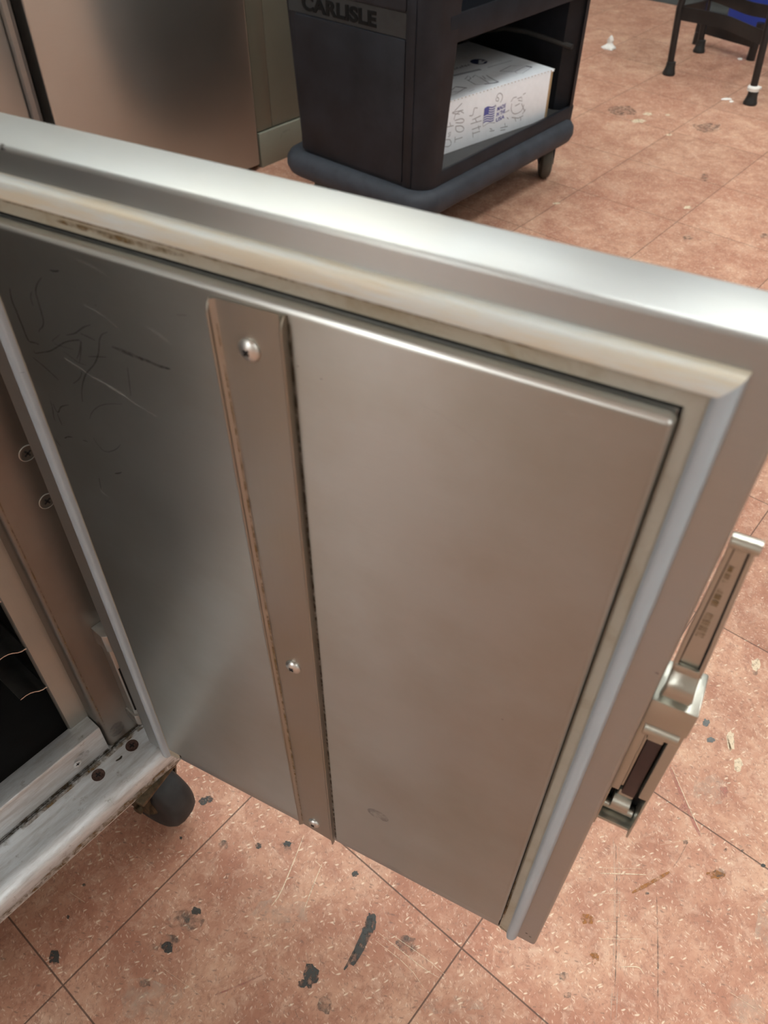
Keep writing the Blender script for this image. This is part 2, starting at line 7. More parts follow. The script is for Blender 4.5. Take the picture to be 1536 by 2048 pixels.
FB=[([(0.2648,-0.2166),(0.2618,-0.2186),(0.2586,-0.2196),(0.2556,-0.2196),(0.2531,-0.2186),(0.2515,-0.2167),(0.2509,-0.2141),(0.2514,-0.2111),(0.2529,-0.208),(0.2553,-0.2054),(0.2583,-0.2033),(0.2616,-0.2022),(0.2646,-0.2022),(0.2672,-0.2032),(0.2688,-0.2052),(0.2694,-0.2078),(0.2689,-0.2109),(0.2673,-0.2139)],0),([(0.2552,-0.2189),(0.2533,-0.2199),(0.2512,-0.2203),(0.249,-0.2198),(0.247,-0.2186),(0.2455,-0.2168),(0.2446,-0.2147),(0.2445,-0.2124),(0.2452,-0.2103),(0.2465,-0.2086),(0.2484,-0.2075),(0.2505,-0.2072),(0.2527,-0.2076),(0.2547,-0.2088),(0.2562,-0.2106),(0.2571,-0.2128),(0.2572,-0.2151),(0.2565,-0.2172)],0),([(0.2766,-0.2663),(0.2734,-0.2679),(0.2696,-0.2682),(0.2658,-0.2671),(0.2623,-0.2648),(0.2596,-0.2616),(0.258,-0.2578),(0.2576,-0.254),(0.2586,-0.2504),(0.2608,-0.2477),(0.2639,-0.246),(0.2677,-0.2457),(0.2716,-0.2468),(0.2751,-0.2491),(0.2779,-0.2524),(0.2795,-0.2562),(0.2798,-0.2601),(0.2788,-0.2636)],2),([(0.1834,-0.2019),(0.1802,-0.2042),(0.1766,-0.2054),(0.1732,-0.2053),(0.1703,-0.2039),(0.1683,-0.2015),(0.1673,-0.1983),(0.1676,-0.1947),(0.1691,-0.191),(0.1715,-0.1879),(0.1747,-0.1855),(0.1783,-0.1843),(0.1818,-0.1844),(0.1847,-0.1857),(0.1868,-0.1882),(0.1878,-0.1914),(0.1874,-0.1951),(0.1859,-0.1988)],0),([(0.1699,-0.1992),(0.1687,-0.1999),(0.1673,-0.1999),(0.1658,-0.1994),(0.1643,-0.1984),(0.1631,-0.197),(0.1623,-0.1954),(0.162,-0.1937),(0.1622,-0.1922),(0.1629,-0.191),(0.1641,-0.1903),(0.1655,-0.1903),(0.167,-0.1908),(0.1685,-0.1918),(0.1697,-0.1932),(0.1705,-0.1949),(0.1708,-0.1966),(0.1706,-0.1981)],0),([(0.1721,-0.2322),(0.1697,-0.2338),(0.1671,-0.2345),(0.1644,-0.2342),(0.1622,-0.2331),(0.1605,-0.2311),(0.1597,-0.2286),(0.1598,-0.2259),(0.1607,-0.2232),(0.1625,-0.2209),(0.1649,-0.2193),(0.1675,-0.2186),(0.1702,-0.2188),(0.1725,-0.22),(0.1741,-0.2219),(0.175,-0.2245),(0.1749,-0.2273),(0.1739,-0.2299)],2),([(0.1074,-0.0646),(0.1047,-0.0668),(0.1014,-0.0675),(0.0979,-0.0668),(0.0946,-0.0647),(0.0919,-0.0615),(0.0901,-0.0576),(0.0895,-0.0534),(0.09,-0.0494),(0.0918,-0.0461),(0.0944,-0.0439),(0.0978,-0.0431),(0.1013,-0.0438),(0.1047,-0.0458),(0.1074,-0.0491),(0.1092,-0.0531),(0.1098,-0.0574),(0.1092,-0.0614)],2),([(0.0998,-0.0611),(0.0982,-0.0624),(0.0963,-0.0629),(0.0943,-0.0627),(0.0925,-0.0616),(0.091,-0.0598),(0.0901,-0.0576),(0.0898,-0.0552),(0.0902,-0.0529),(0.0913,-0.051),(0.0929,-0.0497),(0.0948,-0.0491),(0.0968,-0.0494),(0.0986,-0.0505),(0.1001,-0.0522),(0.1011,-0.0544),(0.1013,-0.0569),(0.1009,-0.0592)],0),([(0.1428,-0.0682),(0.1393,-0.0701),(0.1345,-0.0698),(0.129,-0.0672),(0.1234,-0.0627),(0.1184,-0.0567),(0.1145,-0.0501),(0.1123,-0.0436),(0.112,-0.0379),(0.1137,-0.0337),(0.1171,-0.0317),(0.1219,-0.0319),(0.1275,-0.0345),(0.1332,-0.039),(0.1383,-0.0451),(0.1421,-0.0518),(0.1443,-0.0584),(0.1445,-0.0641)],2),([(0.1443,-0.0553),(0.1432,-0.0561),(0.1417,-0.0563),(0.1401,-0.0559),(0.1386,-0.0549),(0.1373,-0.0534),(0.1364,-0.0516),(0.1361,-0.0497),(0.1363,-0.048),(0.137,-0.0466),(0.1382,-0.0457),(0.1397,-0.0455),(0.1413,-0.0459),(0.1428,-0.0469),(0.1441,-0.0484),(0.1449,-0.0502),(0.1453,-0.0521),(0.1451,-0.0539)],0),([(0.2353,0.0361),(0.2339,0.0351),(0.2322,0.0347),(0.2303,0.0351),(0.2286,0.0362),(0.2272,0.0378),(0.2263,0.0399),(0.226,0.042),(0.2263,0.044),(0.2272,0.0457),(0.2286,0.0467),(0.2304,0.0471),(0.2322,0.0467),(0.2339,0.0456),(0.2354,0.044),(0.2363,0.0419),(0.2366,0.0398),(0.2362,0.0378)],0),([(0.2415,0.0338),(0.2403,0.0329),(0.2388,0.0325),(0.2373,0.0327),(0.2359,0.0336),(0.2347,0.0349),(0.234,0.0366),(0.2339,0.0383),(0.2342,0.04),(0.235,0.0415),(0.2363,0.0424),(0.2377,0.0428),(0.2393,0.0426),(0.2407,0.0417),(0.2418,0.0404),(0.2425,0.0387),(0.2427,0.0369),(0.2424,0.0352)],0),([(0.2153,-0.0238),(0.2138,-0.0249),(0.2121,-0.0253),(0.2102,-0.025),(0.2085,-0.024),(0.2072,-0.0224),(0.2064,-0.0204),(0.2061,-0.0183),(0.2065,-0.0163),(0.2075,-0.0147),(0.209,-0.0135),(0.2108,-0.0131),(0.2126,-0.0134),(0.2143,-0.0144),(0.2157,-0.016),(0.2165,-0.018),(0.2167,-0.0202),(0.2163,-0.0222)],2),([(0.2398,-0.0545),(0.2388,-0.0552),(0.2376,-0.0555),(0.2364,-0.0554),(0.2354,-0.0548),(0.2346,-0.0539),(0.2341,-0.0526),(0.2341,-0.0513),(0.2344,-0.0501),(0.2351,-0.049),(0.2361,-0.0483),(0.2372,-0.048),(0.2384,-0.0481),(0.2395,-0.0487),(0.2403,-0.0497),(0.2408,-0.0509),(0.2408,-0.0522),(0.2405,-0.0535)],0),([(0.2618,-0.0842),(0.2595,-0.0859),(0.2569,-0.0867),(0.2544,-0.0865),(0.2521,-0.0854),(0.2505,-0.0835),(0.2497,-0.0811),(0.2498,-0.0783),(0.2507,-0.0756),(0.2525,-0.0732),(0.2548,-0.0715),(0.2574,-0.0707),(0.2599,-0.0708),(0.2622,-0.0719),(0.2638,-0.0738),(0.2646,-0.0763),(0.2645,-0.0791),(0.2635,-0.0819)],2),([(0.2648,-0.0804),(0.2637,-0.081),(0.2624,-0.0811),(0.261,-0.0807),(0.2597,-0.0798),(0.2586,-0.0786),(0.2579,-0.0771),(0.2577,-0.0755),(0.2579,-0.0741),(0.2586,-0.073),(0.2596,-0.0724),(0.2609,-0.0722),(0.2623,-0.0726),(0.2637,-0.0735),(0.2647,-0.0748),(0.2655,-0.0763),(0.2657,-0.0779),(0.2655,-0.0793)],0),([(0.2908,-0.1652),(0.2897,-0.1658),(0.2885,-0.1659),(0.2872,-0.1656),(0.2861,-0.1648),(0.2851,-0.1637),(0.2846,-0.1624),(0.2844,-0.1611),(0.2847,-0.1599),(0.2854,-0.1589),(0.2865,-0.1583),(0.2877,-0.1582),(0.289,-0.1585),(0.2902,-0.1593),(0.2911,-0.1604),(0.2917,-0.1617),(0.2918,-0.163),(0.2915,-0.1642)],0),([(0.0135,0.0257),(0.0118,0.0238),(0.0098,0.0227),(0.0079,0.0225),(0.0061,0.0232),(0.0048,0.0248),(0.004,0.027),(0.0039,0.0296),(0.0045,0.0324),(0.0058,0.0348),(0.0075,0.0368),(0.0094,0.0379),(0.0114,0.0381),(0.0132,0.0374),(0.0145,0.0358),(0.0153,0.0335),(0.0154,0.0309),(0.0147,0.0281)],0),([(0.0444,0.0531),(0.0439,0.0526),(0.0433,0.0523),(0.0427,0.0522),(0.0422,0.0524),(0.0419,0.0528),(0.0417,0.0535),(0.0416,0.0542),(0.0418,0.055),(0.0422,0.0557),(0.0427,0.0562),(0.0432,0.0565),(0.0438,0.0566),(0.0443,0.0564),(0.0447,0.056),(0.0449,0.0553),(0.0449,0.0546),(0.0447,0.0538)],0),([(0.077,0.0682),(0.0765,0.0678),(0.076,0.0677),(0.0754,0.0678),(0.0748,0.0683),(0.0742,0.0689),(0.0739,0.0696),(0.0737,0.0704),(0.0737,0.0711),(0.074,0.0717),(0.0744,0.0721),(0.075,0.0722),(0.0756,0.0721),(0.0762,0.0716),(0.0767,0.071),(0.0771,0.0703),(0.0773,0.0695),(0.0772,0.0688)],0),([(0.0623,-0.0703),(0.0612,-0.071),(0.0597,-0.071),(0.058,-0.0703),(0.0562,-0.0689),(0.0547,-0.0671),(0.0535,-0.065),(0.0528,-0.0629),(0.0528,-0.061),(0.0533,-0.0597),(0.0544,-0.059),(0.0559,-0.0589),(0.0576,-0.0597),(0.0594,-0.0611),(0.0609,-0.0629),(0.0621,-0.065),(0.0628,-0.0671),(0.0628,-0.0689)],2),([(0.0885,-0.0493),(0.0873,-0.0503),(0.0859,-0.0507),(0.0845,-0.0505),(0.0831,-0.0497),(0.082,-0.0484),(0.0813,-0.0467),(0.0811,-0.0449),(0.0814,-0.0432),(0.0821,-0.0417),(0.0833,-0.0407),(0.0847,-0.0403),(0.0862,-0.0405),(0.0876,-0.0413),(0.0887,-0.0426),(0.0894,-0.0443),(0.0896,-0.0461),(0.0893,-0.0478)],2),([(0.1847,0.0254),(0.1842,0.025),(0.1836,0.0248),(0.183,0.0248),(0.1825,0.0251),(0.1821,0.0256),(0.1819,0.0262),(0.1818,0.0269),(0.182,0.0276),(0.1823,0.0281),(0.1828,0.0285),(0.1833,0.0287),(0.1839,0.0287),(0.1844,0.0284),(0.1848,0.0279),(0.1851,0.0273),(0.1851,0.0266),(0.185,0.0259)],0),([(0.7488,-0.3987),(0.7466,-0.3994),(0.7444,-0.3995),(0.7423,-0.3991),(0.7406,-0.3982),(0.7395,-0.3969),(0.7392,-0.3955),(0.7396,-0.3939),(0.7408,-0.3925),(0.7426,-0.3914),(0.7448,-0.3908),(0.747,-0.3906),(0.7492,-0.391),(0.7509,-0.3919),(0.7519,-0.3932),(0.7523,-0.3947),(0.7518,-0.3962),(0.7506,-0.3976)],3),([(0.7295,-0.415),(0.7278,-0.4153),(0.7258,-0.4151),(0.7239,-0.4143),(0.7221,-0.413),(0.7207,-0.4114),(0.7199,-0.4097),(0.7198,-0.408),(0.7204,-0.4067),(0.7216,-0.4058),(0.7233,-0.4054),(0.7252,-0.4056),(0.7272,-0.4065),(0.729,-0.4077),(0.7304,-0.4094),(0.7311,-0.4111),(0.7312,-0.4127),(0.7307,-0.4141)],3),([(0.7451,-0.4356),(0.7395,-0.4376),(0.7343,-0.4388),(0.73,-0.4391),(0.727,-0.4386),(0.7258,-0.4371),(0.7265,-0.4351),(0.729,-0.4325),(0.733,-0.4299),(0.7381,-0.4274),(0.7436,-0.4254),(0.7489,-0.4241),(0.7534,-0.4237),(0.7564,-0.4243),(0.7576,-0.4257),(0.7569,-0.4279),(0.7543,-0.4304),(0.7502,-0.4331)],4),([(0.7187,-0.4574),(0.7152,-0.4585),(0.7117,-0.4589),(0.7086,-0.4585),(0.7062,-0.4575),(0.7049,-0.456),(0.7048,-0.454),(0.7058,-0.452),(0.708,-0.45),(0.711,-0.4484),(0.7145,-0.4473),(0.718,-0.4469),(0.7212,-0.4472),(0.7236,-0.4482),(0.7249,-0.4498),(0.725,-0.4518),(0.7239,-0.4539),(0.7217,-0.4558)],4),([(0.8859,-0.416),(0.8822,-0.417),(0.8784,-0.4173),(0.8749,-0.4167),(0.8722,-0.4153),(0.8705,-0.4134),(0.8702,-0.4112),(0.8711,-0.4088),(0.8733,-0.4066),(0.8765,-0.4049),(0.8802,-0.4039),(0.884,-0.4037),(0.8876,-0.4042),(0.8903,-0.4056),(0.892,-0.4075),(0.8923,-0.4098),(0.8913,-0.4122),(0.8891,-0.4143)],4),([(0.6698,-0.4576),(0.6668,-0.4586),(0.6637,-0.459),(0.661,-0.4587),(0.659,-0.4579),(0.6578,-0.4565),(0.6577,-0.4548),(0.6587,-0.453),(0.6606,-0.4513),(0.6632,-0.4498),(0.6662,-0.4488),(0.6693,-0.4484),(0.672,-0.4487),(0.6741,-0.4495),(0.6753,-0.4509),(0.6754,-0.4526),(0.6744,-0.4545),(0.6725,-0.4562)],5),([(0.6178,-0.4266),(0.616,-0.4272),(0.614,-0.4272),(0.612,-0.4267),(0.6104,-0.4257),(0.6093,-0.4243),(0.6088,-0.4228),(0.609,-0.4213),(0.6098,-0.4199),(0.6113,-0.4189),(0.6131,-0.4184),(0.6152,-0.4184),(0.6171,-0.4189),(0.6188,-0.4199),(0.6199,-0.4212),(0.6204,-0.4228),(0.6202,-0.4243),(0.6193,-0.4256)],5),([(0.4274,-0.4031),(0.4253,-0.4037),(0.4228,-0.4034),(0.4202,-0.4024),(0.4178,-0.4006),(0.4159,-0.3983),(0.4147,-0.3958),(0.4143,-0.3935),(0.4149,-0.3914),(0.4163,-0.39),(0.4184,-0.3894),(0.4209,-0.3897),(0.4236,-0.3907),(0.426,-0.3925),(0.4279,-0.3948),(0.4291,-0.3973),(0.4294,-0.3997),(0.4288,-0.4017)],6),([(0.3943,-0.4267),(0.3923,-0.4275),(0.3902,-0.4278),(0.3883,-0.4275),(0.3868,-0.4268),(0.3858,-0.4256),(0.3855,-0.4242),(0.3859,-0.4226),(0.387,-0.4211),(0.3886,-0.4199),(0.3906,-0.4191),(0.3927,-0.4188),(0.3946,-0.419),(0.3962,-0.4198),(0.3972,-0.4209),(0.3975,-0.4224),(0.3971,-0.424),(0.396,-0.4254)],6),([(0.3945,-0.4215),(0.3937,-0.4218),(0.3927,-0.4219),(0.3917,-0.4216),(0.3909,-0.421),(0.3903,-0.4203),(0.39,-0.4195),(0.39,-0.4186),(0.3903,-0.4179),(0.391,-0.4173),(0.3918,-0.417),(0.3928,-0.417),(0.3938,-0.4173),(0.3946,-0.4178),(0.3953,-0.4186),(0.3956,-0.4194),(0.3956,-0.4203),(0.3952,-0.421)],6),([(0.5705,-0.4965),(0.5684,-0.4967),(0.5657,-0.496),(0.5628,-0.4943),(0.56,-0.4919),(0.5576,-0.489),(0.5559,-0.4861),(0.5552,-0.4835),(0.5554,-0.4814),(0.5567,-0.4802),(0.5588,-0.4799),(0.5615,-0.4807),(0.5644,-0.4824),(0.5673,-0.4848),(0.5697,-0.4877),(0.5714,-0.4906),(0.5721,-0.4932),(0.5718,-0.4953)],6),([(0.5735,-0.4965),(0.5715,-0.4969),(0.5692,-0.4966),(0.5669,-0.4956),(0.5648,-0.4941),(0.5632,-0.4922),(0.5623,-0.4902),(0.5622,-0.4882),(0.5629,-0.4866),(0.5643,-0.4856),(0.5662,-0.4852),(0.5685,-0.4855),(0.5709,-0.4864),(0.573,-0.488),(0.5746,-0.4899),(0.5755,-0.4919),(0.5756,-0.4939),(0.5749,-0.4954)],2),([(0.3576,-0.4104),(0.3561,-0.411),(0.3543,-0.4109),(0.3526,-0.4103),(0.351,-0.4092),(0.3498,-0.4078),(0.3491,-0.4062),(0.349,-0.4046),(0.3495,-0.4032),(0.3506,-0.4021),(0.3521,-0.4016),(0.3538,-0.4016),(0.3556,-0.4022),(0.3572,-0.4033),(0.3584,-0.4048),(0.3591,-0.4064),(0.3592,-0.408),(0.3587,-0.4094)],2),([(0.344,-0.4216),(0.3428,-0.4219),(0.3415,-0.4219),(0.3401,-0.4214),(0.3389,-0.4205),(0.3379,-0.4194),(0.3374,-0.4181),(0.3373,-0.4169),(0.3376,-0.4158),(0.3384,-0.415),(0.3396,-0.4146),(0.3409,-0.4147),(0.3423,-0.4152),(0.3435,-0.416),(0.3445,-0.4172),(0.3451,-0.4185),(0.3452,-0.4197),(0.3448,-0.4208)],2),([(0.5997,-0.4867),(0.599,-0.4868),(0.5983,-0.4868),(0.5976,-0.4866),(0.597,-0.4862),(0.5966,-0.4857),(0.5964,-0.4852),(0.5965,-0.4847),(0.5968,-0.4842),(0.5973,-0.4839),(0.598,-0.4837),(0.5987,-0.4837),(0.5994,-0.4839),(0.6,-0.4843),(0.6004,-0.4848),(0.6006,-0.4853),(0.6005,-0.4859),(0.6002,-0.4863)],0),([(0.6123,-0.5024),(0.6117,-0.5026),(0.6111,-0.5025),(0.6105,-0.5024),(0.61,-0.5021),(0.6097,-0.5017),(0.6095,-0.5012),(0.6096,-0.5008),(0.6099,-0.5004),(0.6103,-0.5001),(0.6109,-0.5),(0.6115,-0.5),(0.612,-0.5002),(0.6125,-0.5005),(0.6129,-0.5009),(0.613,-0.5013),(0.613,-0.5018),(0.6127,-0.5022)],0),([(0.6119,-0.5294),(0.611,-0.5295),(0.61,-0.5294),(0.609,-0.529),(0.6081,-0.5283),(0.6074,-0.5275),(0.607,-0.5267),(0.607,-0.5259),(0.6074,-0.5252),(0.6081,-0.5248),(0.6089,-0.5246),(0.61,-0.5247),(0.611,-0.5251),(0.6119,-0.5258),(0.6126,-0.5266),(0.6129,-0.5274),(0.613,-0.5282),(0.6126,-0.5289)],0),([(0.6343,-0.5182),(0.6334,-0.5184),(0.6324,-0.5184),(0.6314,-0.5181),(0.6306,-0.5176),(0.6301,-0.517),(0.6299,-0.5162),(0.63,-0.5155),(0.6304,-0.5149),(0.6311,-0.5145),(0.632,-0.5143),(0.633,-0.5143),(0.634,-0.5146),(0.6348,-0.5151),(0.6353,-0.5158),(0.6356,-0.5165),(0.6354,-0.5172),(0.635,-0.5178)],2),([(0.4926,-0.4375),(0.4919,-0.4376),(0.4912,-0.4375),(0.4905,-0.4372),(0.4898,-0.4367),(0.4893,-0.4361),(0.489,-0.4354),(0.4889,-0.4348),(0.4891,-0.4343),(0.4895,-0.4339),(0.4902,-0.4337),(0.4909,-0.4338),(0.4916,-0.4341),(0.4923,-0.4346),(0.4928,-0.4352),(0.4931,-0.4359),(0.4932,-0.4365),(0.493,-0.4371)],2),([(0.5781,-0.4463),(0.577,-0.4466),(0.5758,-0.4466),(0.5746,-0.4463),(0.5737,-0.4457),(0.573,-0.4449),(0.5727,-0.444),(0.5728,-0.4431),(0.5733,-0.4423),(0.5741,-0.4417),(0.5752,-0.4413),(0.5764,-0.4414),(0.5776,-0.4417),(0.5786,-0.4423),(0.5793,-0.4431),(0.5796,-0.444),(0.5795,-0.4449),(0.579,-0.4457)],2),([(0.8711,-0.4182),(0.8692,-0.4186),(0.8672,-0.4186),(0.8654,-0.4182),(0.8639,-0.4174),(0.8629,-0.4162),(0.8626,-0.4149),(0.8629,-0.4136),(0.8639,-0.4124),(0.8654,-0.4116),(0.8673,-0.4111),(0.8693,-0.4111),(0.8711,-0.4115),(0.8726,-0.4124),(0.8736,-0.4135),(0.874,-0.4148),(0.8736,-0.4161),(0.8726,-0.4173)],2),([(2.892,0.4991),(2.8765,0.4956),(2.8588,0.4971),(2.8412,0.5034),(2.8256,0.5136),(2.8139,0.5266),(2.8075,0.5409),(2.8071,0.5547),(2.8127,0.5665),(2.8239,0.5748),(2.8393,0.5786),(2.857,0.5774),(2.875,0.5712),(2.891,0.5609),(2.9029,0.5476),(2.9094,0.533),(2.9096,0.519),(2.9035,0.5072)],2),([(2.8374,0.7917),(2.8201,0.7859),(2.8011,0.7853),(2.7826,0.7898),(2.7668,0.7989),(2.7555,0.8114),(2.75,0.8259),(2.751,0.8408),(2.7585,0.8542),(2.7715,0.8646),(2.7886,0.8707),(2.8078,0.8717),(2.8268,0.8673),(2.843,0.8582),(2.8546,0.8454),(2.8601,0.8305),(2.8588,0.8153),(2.8509,0.8018)],2),([(2.074,0.2319),(2.0698,0.2308),(2.0651,0.2311),(2.0604,0.2326),(2.0563,0.2353),(2.0532,0.2388),(2.0516,0.2426),(2.0517,0.2463),(2.0533,0.2495),(2.0564,0.2518),(2.0606,0.2529),(2.0653,0.2527),(2.07,0.2511),(2.0742,0.2485),(2.0773,0.245),(2.0789,0.2411),(2.0788,0.2374),(2.0771,0.2342)],2),([(2.222,0.0812),(2.2167,0.08),(2.2109,0.0801),(2.2054,0.0815),(2.2009,0.0842),(2.1978,0.0876),(2.1966,0.0916),(2.1973,0.0954),(2.2,0.0988),(2.2043,0.1013),(2.2096,0.1026),(2.2154,0.1025),(2.221,0.1011),(2.2256,0.0984),(2.2287,0.0949),(2.2299,0.091),(2.2291,0.087),(2.2264,0.0837)],2),([(2.474,0.3609),(2.4652,0.3579),(2.4564,0.3564),(2.4487,0.3567),(2.4429,0.3588),(2.4398,0.3623),(2.4397,0.3668),(2.4426,0.3719),(2.4482,0.3769),(2.4559,0.3812),(2.4647,0.3843),(2.4736,0.3858),(2.4815,0.3855),(2.4873,0.3835),(2.4905,0.3799),(2.4906,0.3753),(2.4875,0.3702),(2.4817,0.3652)],2),([(2.7738,0.7196),(2.767,0.7177),(2.759,0.7182),(2.751,0.7209),(2.7437,0.7257),(2.7382,0.7319),(2.735,0.7387),(2.7345,0.7454),(2.7368,0.7511),(2.7417,0.7552),(2.7485,0.7572),(2.7565,0.7568),(2.7646,0.754),(2.7719,0.7492),(2.7775,0.743),(2.7807,0.7361),(2.7812,0.7294),(2.7788,0.7236)],4),([(2.8504,0.7338),(2.8451,0.7322),(2.8391,0.7325),(2.833,0.7344),(2.8276,0.7378),(2.8235,0.7423),(2.8213,0.7473),(2.8212,0.7523),(2.8232,0.7566),(2.827,0.7597),(2.8323,0.7612),(2.8384,0.761),(2.8445,0.7591),(2.8499,0.7557),(2.854,0.7511),(2.8562,0.7461),(2.8563,0.7411),(2.8543,0.7368)],4),([(3.1837,0.59),(3.1785,0.589),(3.1723,0.59),(3.1659,0.5928),(3.16,0.597),(3.1553,0.6021),(3.1524,0.6076),(3.1516,0.6128),(3.1531,0.617),(3.1566,0.6198),(3.1618,0.6207),(3.168,0.6198),(3.1744,0.617),(3.1804,0.6128),(3.1851,0.6076),(3.188,0.6021),(3.1887,0.5969),(3.1872,0.5927)],7),([(3.1643,0.5726),(3.1605,0.5715),(3.1564,0.5715),(3.1526,0.5723),(3.1494,0.574),(3.1473,0.5763),(3.1465,0.579),(3.1471,0.5818),(3.1491,0.5842),(3.1521,0.5861),(3.156,0.5871),(3.1601,0.5872),(3.164,0.5864),(3.1672,0.5847),(3.1693,0.5823),(3.1701,0.5796),(3.1694,0.5769),(3.1674,0.5744)],7),([(2.8824,0.684),(2.8789,0.6829),(2.8752,0.6827),(2.8717,0.6835),(2.8687,0.6851),(2.8667,0.6873),(2.8658,0.6899),(2.8663,0.6926),(2.868,0.6951),(2.8707,0.6969),(2.8741,0.698),(2.8778,0.6982),(2.8814,0.6975),(2.8844,0.6959),(2.8864,0.6936),(2.8873,0.691),(2.8868,0.6883),(2.8851,0.6859)],4),([(2.0229,0.6025),(2.0205,0.6018),(2.0175,0.6023),(2.0143,0.6038),(2.0112,0.6061),(2.0086,0.6091),(2.0068,0.6122),(2.0061,0.6152),(2.0064,0.6177),(2.0079,0.6194),(2.0102,0.62),(2.0132,0.6196),(2.0165,0.6181),(2.0196,0.6157),(2.0222,0.6128),(2.024,0.6096),(2.0247,0.6066),(2.0243,0.6041)],4),([(2.2453,0.3132),(2.2417,0.3123),(2.2377,0.3125),(2.2337,0.3138),(2.2302,0.3161),(2.2276,0.319),(2.2262,0.3223),(2.2262,0.3254),(2.2276,0.3282),(2.2303,0.3301),(2.2338,0.331),(2.2378,0.3308),(2.2418,0.3295),(2.2454,0.3272),(2.248,0.3243),(2.2493,0.321),(2.2493,0.3178),(2.2479,0.3151)],4),([(1.6665,0.5947),(1.6657,0.5942),(1.6649,0.594),(1.6642,0.5939),(1.6637,0.594),(1.6634,0.5943),(1.6634,0.5948),(1.6636,0.5954),(1.6641,0.5961),(1.6649,0.5966),(1.6657,0.5971),(1.6665,0.5974),(1.6672,0.5975),(1.6677,0.5973),(1.668,0.597),(1.668,0.5965),(1.6678,0.5959),(1.6673,0.5953)],0),([(2.7149,0.5965),(2.7117,0.5956),(2.7081,0.5957),(2.7045,0.5968),(2.7013,0.5987),(2.699,0.6013),(2.6978,0.6042),(2.6979,0.607),(2.6992,0.6095),(2.7016,0.6113),(2.7048,0.6122),(2.7084,0.6121),(2.712,0.611),(2.7151,0.609),(2.7175,0.6065),(2.7187,0.6036),(2.7186,0.6007),(2.7173,0.5983)],4),([(0.5614,-0.5714),(0.5501,-0.5746),(0.539,-0.5758),(0.5294,-0.5749),(0.5223,-0.572),(0.5185,-0.5676),(0.5185,-0.5621),(0.5223,-0.5561),(0.5295,-0.5502),(0.5393,-0.5453),(0.5507,-0.5419),(0.5621,-0.5404),(0.5723,-0.5411),(0.5799,-0.544),(0.5838,-0.5486),(0.5836,-0.5545),(0.5794,-0.5607),(0.5716,-0.5666)],8),([(0.4644,-0.5859),(0.459,-0.5867),(0.4526,-0.5854),(0.446,-0.5823),(0.44,-0.5777),(0.4353,-0.5721),(0.4324,-0.5662),(0.4317,-0.5607),(0.4333,-0.5562),(0.437,-0.5533),(0.4423,-0.5524),(0.4488,-0.5535),(0.4555,-0.5566),(0.4616,-0.5613),(0.4665,-0.567),(0.4694,-0.573),(0.47,-0.5786),(0.4683,-0.5831)],8),([(0.2732,-0.352),(0.2693,-0.3524),(0.2635,-0.3498),(0.2565,-0.3445),(0.2489,-0.3373),(0.2419,-0.3289),(0.2361,-0.3204),(0.2323,-0.3127),(0.2309,-0.3068),(0.2321,-0.3034),(0.2358,-0.3029),(0.2416,-0.3054),(0.2487,-0.3107),(0.2564,-0.318),(0.2636,-0.3265),(0.2694,-0.3351),(0.2732,-0.3429),(0.2745,-0.3487)],8),([(0.075,-0.1101),(0.0695,-0.1133),(0.0618,-0.1127),(0.053,-0.1084),(0.0439,-0.101),(0.0358,-0.0914),(0.0295,-0.0806),(0.0257,-0.0698),(0.025,-0.0605),(0.0274,-0.0536),(0.0327,-0.0501),(0.0403,-0.0504),(0.0494,-0.0545),(0.0587,-0.062),(0.0671,-0.072),(0.0735,-0.0832),(0.0772,-0.0941),(0.0777,-0.1034)],8),([(0.2252,-0.1492),(0.2199,-0.1514),(0.2127,-0.1502),(0.2043,-0.1458),(0.1959,-0.1387),(0.1883,-0.1297),(0.1825,-0.12),(0.1791,-0.1105),(0.1786,-0.1026),(0.181,-0.097),(0.1862,-0.0945),(0.1934,-0.0955),(0.2019,-0.0999),(0.2105,-0.1071),(0.2183,-0.1163),(0.2242,-0.1262),(0.2275,-0.1358),(0.2278,-0.1438)],8),([(0.6751,-0.4587),(0.6675,-0.4603),(0.659,-0.4594),(0.6504,-0.456),(0.6428,-0.4506),(0.6371,-0.4439),(0.634,-0.4367),(0.6337,-0.4296),(0.6365,-0.4237),(0.6419,-0.4196),(0.6493,-0.4178),(0.658,-0.4186),(0.6668,-0.4219),(0.6746,-0.4273),(0.6804,-0.4342),(0.6836,-0.4417),(0.6837,-0.4488),(0.6807,-0.4548)],8),([(3.6714,0.7482),(3.6655,0.7465),(3.6595,0.7458),(3.6541,0.7463),(3.6499,0.748),(3.6475,0.7506),(3.6472,0.7539),(3.6489,0.7573),(3.6525,0.7606),(3.6576,0.7634),(3.6635,0.7652),(3.6695,0.7659),(3.675,0.7653),(3.6792,0.7636),(3.6816,0.761),(3.6819,0.7577),(3.6802,0.7542),(3.6765,0.7509)],7)]
